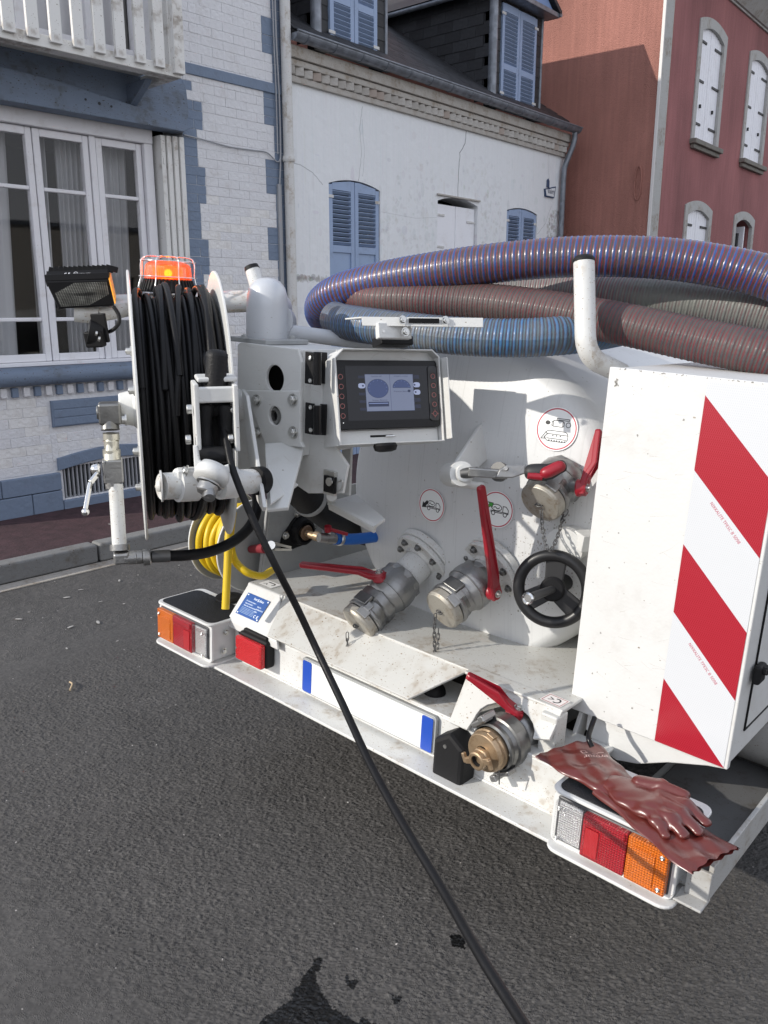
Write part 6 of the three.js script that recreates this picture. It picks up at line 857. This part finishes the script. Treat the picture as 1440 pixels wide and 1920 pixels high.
// ====================== THINGS LYING OR WOUND ON THE TRUCK ======================
{ // ribbed suction hoses: a red spiral and a blue spiral, worn grey on top
  function suction(label, pts, o) {
    const c = curve(pts), Ls = c.getLength(), R = o.r || 0.0575, pitch = 0.0178, per = 10, n = Math.ceil(Ls / pitch * per), rs = 26, f = c.computeFrenetFrames(n, false);
    const pos = [], col = [], idx = [], uv = [], A = o.colors; const P = new THREE.Vector3();
    for (let i = 0; i <= n; i++) {
      const t = i / n; c.getPointAt(t, P); const N = f.normals[i], Bn = f.binormals[i];
      for (let j = 0; j <= rs; j++) {
        const a = j / rs * Math.PI * 2, ph = ((i / per + j / rs) % 1 + 1) % 1, bump = ph < 0.5 ? Math.sin(ph * 2 * Math.PI) : 0.35 * Math.sin((ph - 0.5) * 2 * Math.PI);
        const rad = R * (1 + 0.034 * bump), cs = Math.cos(a), sn = Math.sin(a); const x = P.x + rad * (cs * N.x + sn * Bn.x), y = P.y + rad * (cs * N.y + sn * Bn.y), z = P.z + rad * (cs * N.z + sn * Bn.z);
        pos.push(x, y, z); uv.push(t * Ls, a * R);
        const w = clamp(o.worn * 1.5 * (noise3(x * 9, y * 9, z * 9, 3) * 0.6 + noise3(x * 40, y * 90, z * 40, 5) * 0.5) - 0.28 + (bump > 0.6 ? o.worn * 0.12 : 0)), k = ph < 0.34 ? A[0] : ph < 0.5 ? A[1] : ph < 0.74 ? A[2] : A[1 + (o.alt || 0)];
        for (let q = 0; q < 3; q++) col.push(lerp(k[q], o.grime[q], w));
      }
    }
    for (let i = 0; i < n; i++) for (let j = 0; j < rs; j++) { const a = i * (rs + 1) + j, b = a + rs + 1; idx.push(a, b, a + 1, b, b + 1, a + 1); }
    const g = new THREE.BufferGeometry(); g.setAttribute('position', new THREE.Float32BufferAttribute(pos, 3)); g.setAttribute('color', new THREE.Float32BufferAttribute(col, 3)); g.setAttribute('uv', new THREE.Float32BufferAttribute(uv, 2)); g.setIndex(idx); g.computeVertexNormals();
    const h = thing('suction_hose', label, 'hose'); onTruck(h); const m = new THREE.Mesh(g, phys([1, 1, 1], o.rough, { vertexColors: true, bumpMap: grainTex, bumpScale: 0.0006, clearcoat: o.coat, clearcoatRoughness: 0.2 })); m.name = 'tube'; m.castShadow = m.receiveShadow = true; h.add(m);
  }
  const blue = [0.022, 0.085, 0.3], red = [0.14, 0.016, 0.022], teal = [0.05, 0.05, 0.048], purple = [0.1, 0.05, 0.2];
  suction('thick glossy blue and red ribbed hose, uppermost of the coil', [[.935,1.783,-.796], [.757,1.854,-.804], [.569,1.889,-.736], [.41,1.897,-.657], [.245,1.889,-.58], [.078,1.867,-.496], [-.107,1.835,-.421], [-.313,1.797,-.381], [-.489,1.756,-.378], [-.612,1.709,-.42], [-.692,1.658,-.524], [-.689,1.656,-.718], [-.574,1.696,-.967], [-.366,1.722,-1.223]], { colors: [blue, red, teal], grime: [0.06, 0.055, 0.055], worn: 0.62, rough: 0.4, coat: 0.35 });
  suction('grey-worn ribbed hose lying behind the post, just under the uppermost hose', [[-.127,1.758,-.691], [.004,1.786,-.746], [.145,1.798,-.776], [.302,1.793,-.8], [.465,1.786,-.829], [.613,1.773,-.87], [.757,1.755,-.906], [.91,1.719,-.943]], { colors: [[0.09, 0.12, 0.13], [0.17, 0.04, 0.06], [0.2, 0.2, 0.18]], grime: [0.16, 0.165, 0.15], worn: 1.0, rough: 0.6, coat: 0.1 });
  suction('dull brown-red ribbed hose crossing low behind the post', [[-.517,1.748,-.556], [-.456,1.745,-.43], [-.327,1.738,-.375], [-.171,1.745,-.403], [-.007,1.747,-.463], [.165,1.74,-.499], [.329,1.725,-.527], [.487,1.706,-.548], [.661,1.68,-.579], [.824,1.659,-.603], [.995,1.629,-.658]], { colors: [[0.04, 0.04, 0.045], [0.13, 0.025, 0.03], [0.05, 0.058, 0.055]], grime: [0.09, 0.08, 0.07], worn: 0.6, rough: 0.6, coat: 0.1 });
  suction('clean blue ribbed hose, lowest of the coil, above the screen hood', [[-.523,1.68,-.595], [-.524,1.678,-.457], [-.416,1.668,-.301], [-.28,1.662,-.253], [-.097,1.654,-.271], [.069,1.649,-.317], [.21,1.653,-.385], [.317,1.666,-.469], [.361,1.681,-.607], [.361,1.697,-.817]], { colors: [[0.04, 0.15, 0.33], [0.06, 0.05, 0.08], [0.06, 0.14, 0.2]], grime: [0.14, 0.14, 0.13], worn: 0.8, rough: 0.5, coat: 0.15, r: 0.054 });
}
{ // black pressure hose: wound on the big reel, through the guide, down past the plate towards the camera
  const h = onTruck(thing('pressure_hose', 'thin black pressure hose wound on the big reel and running down past the bumper', 'hose')), r = 0.0086, q = rng(9);
  const layer = (R, turns, jit, wander, seed) => { const p = [], N = turns * 40, s = rng(seed), off = Array.from({ length: turns + 2 }, () => (s() - 0.5) * jit); for (let k = 0; k <= N; k++) { const u = k / N, t = u * turns * Math.PI * 2 + seed, lp = Math.floor(u * turns), fr = u * turns - lp; p.push(onReel(t, R + 0.012 * noise(k * 0.06, seed, 0, 0, 3) + lerp(off[lp], off[lp + 1], sm(fr)), clamp(0.018 + (RWD - 0.036) * u + wander * Math.sin(k * 0.11 + seed) * (0.5 + noise(k * 0.03, seed)), 0.014, RWD - 0.014))); } return new THREE.TubeGeometry(new THREE.CatmullRomCurve3(p.map(V)), N * 2, r, 9); };
  const hoseM = phys([0.008, 0.008, 0.009], 0.45, { specularIntensity: 0.45, bumpMap: again(grainTex, 6), bumpScale: 0.0004, map: again(cleanGrime, 4) });
  mesh('coil', [layer(0.288, 12, 0.006, 0.0, 1), layer(0.304, 12, 0.008, 0.004, 2), layer(0.316, 9, 0.008, 0.015, 3), layer(0.326, 3, 0.01, 0.04, 5)], hoseM, h);
  const loop = (x, t0, t1, R, dx) => { const p = []; for (let k = 0; k <= 14; k++) { const u = k / 14; p.push(onReel(lerp(t0, t1, u), R + 0.006 * Math.sin(u * Math.PI), x + dx * (u - 0.5))); } return tube(p, r, 60, 10)[0]; };
  mesh('slack_loops', [loop(0.085, -1.3, 1.2, 0.336, 0.03), loop(0.098, -1.2, 1.25, 0.342, -0.02), loop(0.13, -1.5, 1.0, 0.336, 0.07), loop(0.19, -1.3, 1.2, 0.334, -0.03), loop(0.205, -1.1, 1.3, 0.336, 0.03)], hoseM, h);
  mesh('run', tube([onReel(0.9, 0.345, 0.16), onReel(0.4, 0.36, 0.17), [-.093,1.462,.433], [-.035,1.413,.455], [.015,1.35,.476], [.081,1.256,.478], [.149,1.141,.459], [.185,1.025,.414], [.232,.93,.393], [.361,.851,.433], [.549,.806,.531], [.706,.783,.609], [.851,.77,.68], [.992,.772,.762], [1.092,.771,.813], [1.203,.798,.886]], r, 160, 14), hoseM, h);
}
{ const h = onTruck(thing('yellow_hose', 'yellow hose wound on the small reel and hanging into the left lamp pod', 'hose')), c = [-.78,.814,-.268], p = []; const c0 = add(c, [-0.155, 0, 0]);
  for (let k = 0; k <= 200; k++) { const u = k / 200, t = u * 5 * Math.PI * 2; p.push(add(c0, [0.135 * u + 0.006 * Math.sin(k * 0.4), (0.135 + 0.012 * Math.sin(k * 0.13)) * Math.cos(t), (0.135 + 0.012 * Math.sin(k * 0.13)) * Math.sin(t)])); }
  const ym = phys([0.72, 0.5, 0.012], 0.42, { map: again(cleanGrime, 5) });
  mesh('coil', [new THREE.TubeGeometry(new THREE.CatmullRomCurve3(p.map(V)), 400, 0.0135, 12), tube([[-.681,.995,-.084], [-.654,.91,-.051], [-.62,.842,-.043], [-.574,.808,-.057], [-.562,.783,-.114], [-.595,.777,-.192]], 0.0135, 40, 12)], ym, h);
  mesh('hanging_end', tube([[-.658,1.032,-.063], [-.634,.957,-.03], [-.615,.851,-.009], [-.6,.762,.008], [-.587,.688,.023]], 0.0135, 40, 14), ym, h);
}
mesh('hose_hole', [turn([[0.055, 0], [0.055, 0.006], [0.03, 0.008], [0, 0.004]], [-0.845, 0.597, -0.2], [0, 1, 0], 28)], M.rubber, truck);

// ====================== GLOVES ON THE RIGHT LAMP ======================
// a hand laid out as bones on the lamp top, blended into one skin with a smooth minimum and flattened to a limp glove
const gloveM = phys([0.115, 0.019, 0.015], 0.36, { clearcoat: 0.5, clearcoatRoughness: 0.22, bumpMap: again(patchTex, 7), bumpScale: 0.0007, map: again(cleanGrime, 5), side: THREE.DoubleSide });
function gloveHand(bones, floor, lo, hi, cell, folds) {
  const n = Math.ceil(Math.max(hi[0] - lo[0], hi[1] - lo[1], hi[2] - lo[2]) / cell), mc = new MarchingCubes(n, new THREE.MeshBasicMaterial(), false, false, 400000); mc.isolation = 0;
  const S = n * cell, F = mc.field; let q = 0;
  for (let k = 0; k < n; k++) for (let j = 0; j < n; j++) for (let i = 0; i < n; i++, q++) {
    const p = [lo[0] + (i / (n / 2) - 0) * S / 2, lo[1] + (j / (n / 2)) * S / 2, lo[2] + (k / (n / 2)) * S / 2]; let d = 1;
    for (const b of bones) {
      const [A, Bv, ra, rb, flat] = b, ab = sub(Bv, A), t = clamp(dot(sub(p, A), ab) / dot(ab, ab)), c = add(A, ab, t), e = sub(p, c); e[1] *= flat || 1;
      const dd = len(e) - lerp(ra, rb, t), h = clamp(0.5 + 0.5 * (d - dd) / b[5]); d = lerp(d, dd, h) - b[5] * h * (1 - h);
    }
    d += folds(p); F[q] = -Math.max(d, floor(p) - p[1]);
  }
  mc.update(); const c = mc.count, g = new THREE.BufferGeometry(), pos = mc.positionArray.slice(0, c * 3), nor = mc.normalArray.slice(0, c * 3);
  for (let i = 0; i < c; i++) for (let a = 0; a < 3; a++) pos[i * 3 + a] = lo[a] + (pos[i * 3 + a] + 1) * S / 2;
  g.setAttribute('position', new THREE.BufferAttribute(pos, 3)); g.setAttribute('normal', new THREE.BufferAttribute(nor, 3)); return g;
}
{
  const y0 = 0.601, P = (px, z, h) => [px, y0 + h, z];
  // the upper glove: cuff at the left, fingers pointing right towards the kerb side
  const hnd = onTruck(thing('rubber_glove', 'long dark red rubber glove lying on top, fingers pointing right and downhill', 'glove', undefined));
  const cuff = [0.655, y0 + 0.012, -0.131], wrist = [0.83, y0 + 0.02, -0.071], knuckle = [0.93, y0 + 0.026, -0.051];
  const fl = 2.4, bones = [
    [wrist, knuckle, 0.04, 0.043, fl, 0.02], [[0.86, y0 + 0.02, -0.086], [0.95, y0 + 0.022, -0.081], 0.03, 0.034, fl, 0.02], [[0.86, y0 + 0.018, -0.036], [0.92, y0 + 0.02, -0.021], 0.03, 0.028, fl, 0.02],
    [[0.93, y0 + 0.034, -0.086], [0.985, y0 + 0.036, -0.091], 0.0195, 0.018, 1.5, 0.011], [[0.985, y0 + 0.036, -0.091], [1.04, y0 + 0.022, -0.078], 0.018, 0.0145, 1.55, 0.011],
    [[0.935, y0 + 0.034, -0.062], [0.99, y0 + 0.034, -0.054], 0.0195, 0.018, 1.5, 0.011], [[0.99, y0 + 0.034, -0.054], [1.04, y0 + 0.018, -0.036], 0.018, 0.0145, 1.55, 0.011],
    [[0.93, y0 + 0.032, -0.037], [0.98, y0 + 0.031, -0.022], 0.0185, 0.017, 1.5, 0.011], [[0.98, y0 + 0.031, -0.022], [1.02, y0 + 0.018, -0.001], 0.018, 0.0145, 1.55, 0.011],
    [[0.92, y0 + 0.027, -0.016], [0.96, y0 + 0.024, 0.004], 0.018, 0.0145, 1.55, 0.011], [[0.96, y0 + 0.024, 0.004], [0.99, y0 + 0.014, 0.022], 0.016, 0.0125, 1.55, 0.011],
    [[0.87, y0 + 0.036, -0.096], [0.92, y0 + 0.045, -0.111], 0.018, 0.016, 1.1, 0.01], [[0.92, y0 + 0.045, -0.111], [0.975, y0 + 0.042, -0.114], 0.016, 0.013, 1.1, 0.006],
  ];
  const wr = (p) => 0.0013 * Math.sin(p[0] * 80 + p[2] * 150 + 2 * Math.sin(p[2] * 45));
  mesh('hand', gloveHand(bones, (p) => y0 - 0.001 - step(1.0, 1.1, p[0]) * 0.02, [0.8, y0 - 0.03, -0.2], [1.08, y0 + 0.1, 0.064], 0.0032, wr), gloveM, hnd);
  // gauntlet: a flattened sleeve that flares towards its rim
  const sleeve = (a, b, wa, wb, ha, hb, n, wrinkle, rim) => {
    const dir = unit(sub(b, a)), side = unit(cross(dir, [0, 1, 0])), m = 56, pos = [], idx = [];
    for (let i = 0; i <= n; i++) for (let j = 0; j <= m; j++) {
      const t = i / n, q = j / m * 6.283, w = lerp(wa, wb, sm(t)), hh = lerp(ha, hb, t), c = mid(a, b, t + (t > 0.97 ? rim * 0.006 * Math.sin(q * 13) : 0));
      const ww = w * Math.cos(q) * (1 + 0.04 * Math.sin(t * 17 + q)), up = hh * (Math.sin(q) > 0 ? Math.pow(Math.sin(q), 0.8) : 0.12 * Math.sin(q)) + (Math.sin(q) > 0 ? wrinkle * (0.5 * Math.sin(t * 19 + Math.cos(q) * 5) + 0.6 * Math.sin(t * 9 - Math.cos(q) * 9 + 2) + 0.12 * Math.sin(t * 40 + Math.cos(q) * 3)) * Math.sin(q) : 0);
      pos.push(...add(add(c, side, ww), [0, 1, 0], up + 0.001));
    }
    for (let i = 0; i < n; i++) for (let j = 0; j < m; j++) { const k = i * (m + 1) + j, l = k + m + 1; idx.push(k, k + 1, l, k + 1, l + 1, l); }
    const g = new THREE.BufferGeometry(); g.setAttribute('position', new THREE.Float32BufferAttribute(pos, 3)); g.setIndex(idx); g.computeVertexNormals(); return g;
  };
  mesh('gauntlet', sleeve([0.875, y0 + 0.004, -0.064], [0.64, y0 + 0.006, -0.15], 0.054, 0.098, 0.026, 0.012, 70, 0.0045, 1), gloveM, hnd);
  const mark = canvasTex(128, 128, (c) => { c.clearRect(0, 0, 128, 128); c.strokeStyle = c.fillStyle = 'rgba(205,170,165,.9)'; c.lineWidth = 3; c.font = 'italic 36px serif'; c.fillText('Prosur', 4, 62); c.font = '18px sans-serif'; c.fillText('670', 44, 88); c.fillRect(8, 100, 30, 5); c.strokeRect(96, 84, 22, 26); });
  const mg = new THREE.PlaneGeometry(0.075, 0.06, 10, 10); mg.userData.ownUv = true; mg.rotateX(-Math.PI / 2); mg.rotateY(Math.PI + 0.9); mg.translate(0.725, 0, -0.15);
  { // the print follows the sleeve
    const ray = hnd.children[1].geometry.attributes.position, pp = mg.attributes.position; for (let i = 0; i < pp.count; i++) { let best = -1; for (let k = 0; k < ray.count; k++) { const d = (ray.getX(k) - pp.getX(i)) ** 2 + (ray.getZ(k) - pp.getZ(i)) ** 2; if (d < 0.00009) best = Math.max(best, ray.getY(k)); } pp.setY(i, (best > 0 ? best : y0 + 0.03) + 0.0018); } mg.computeVertexNormals();
  }
  mesh('print', mg, std([1, 1, 1], 0.6, { map: mark, transparent: true, alphaTest: 0.35 }), hnd);
  // the glove beneath: its scalloped cuff shows beyond the fingers
  const low = onTruck(thing('rubber_glove', 'dark red rubber glove underneath, only its wavy cuff edge showing past the fingers', 'glove'));
  mesh('gauntlet', sleeve([0.8, y0 - 0.001, -0.07], [1.1, y0 - 0.004, 0.012], 0.05, 0.085, 0.02, 0.01, 60, 0.004, 1.4), gloveM, low);
}


renderer.render(scene, camera);
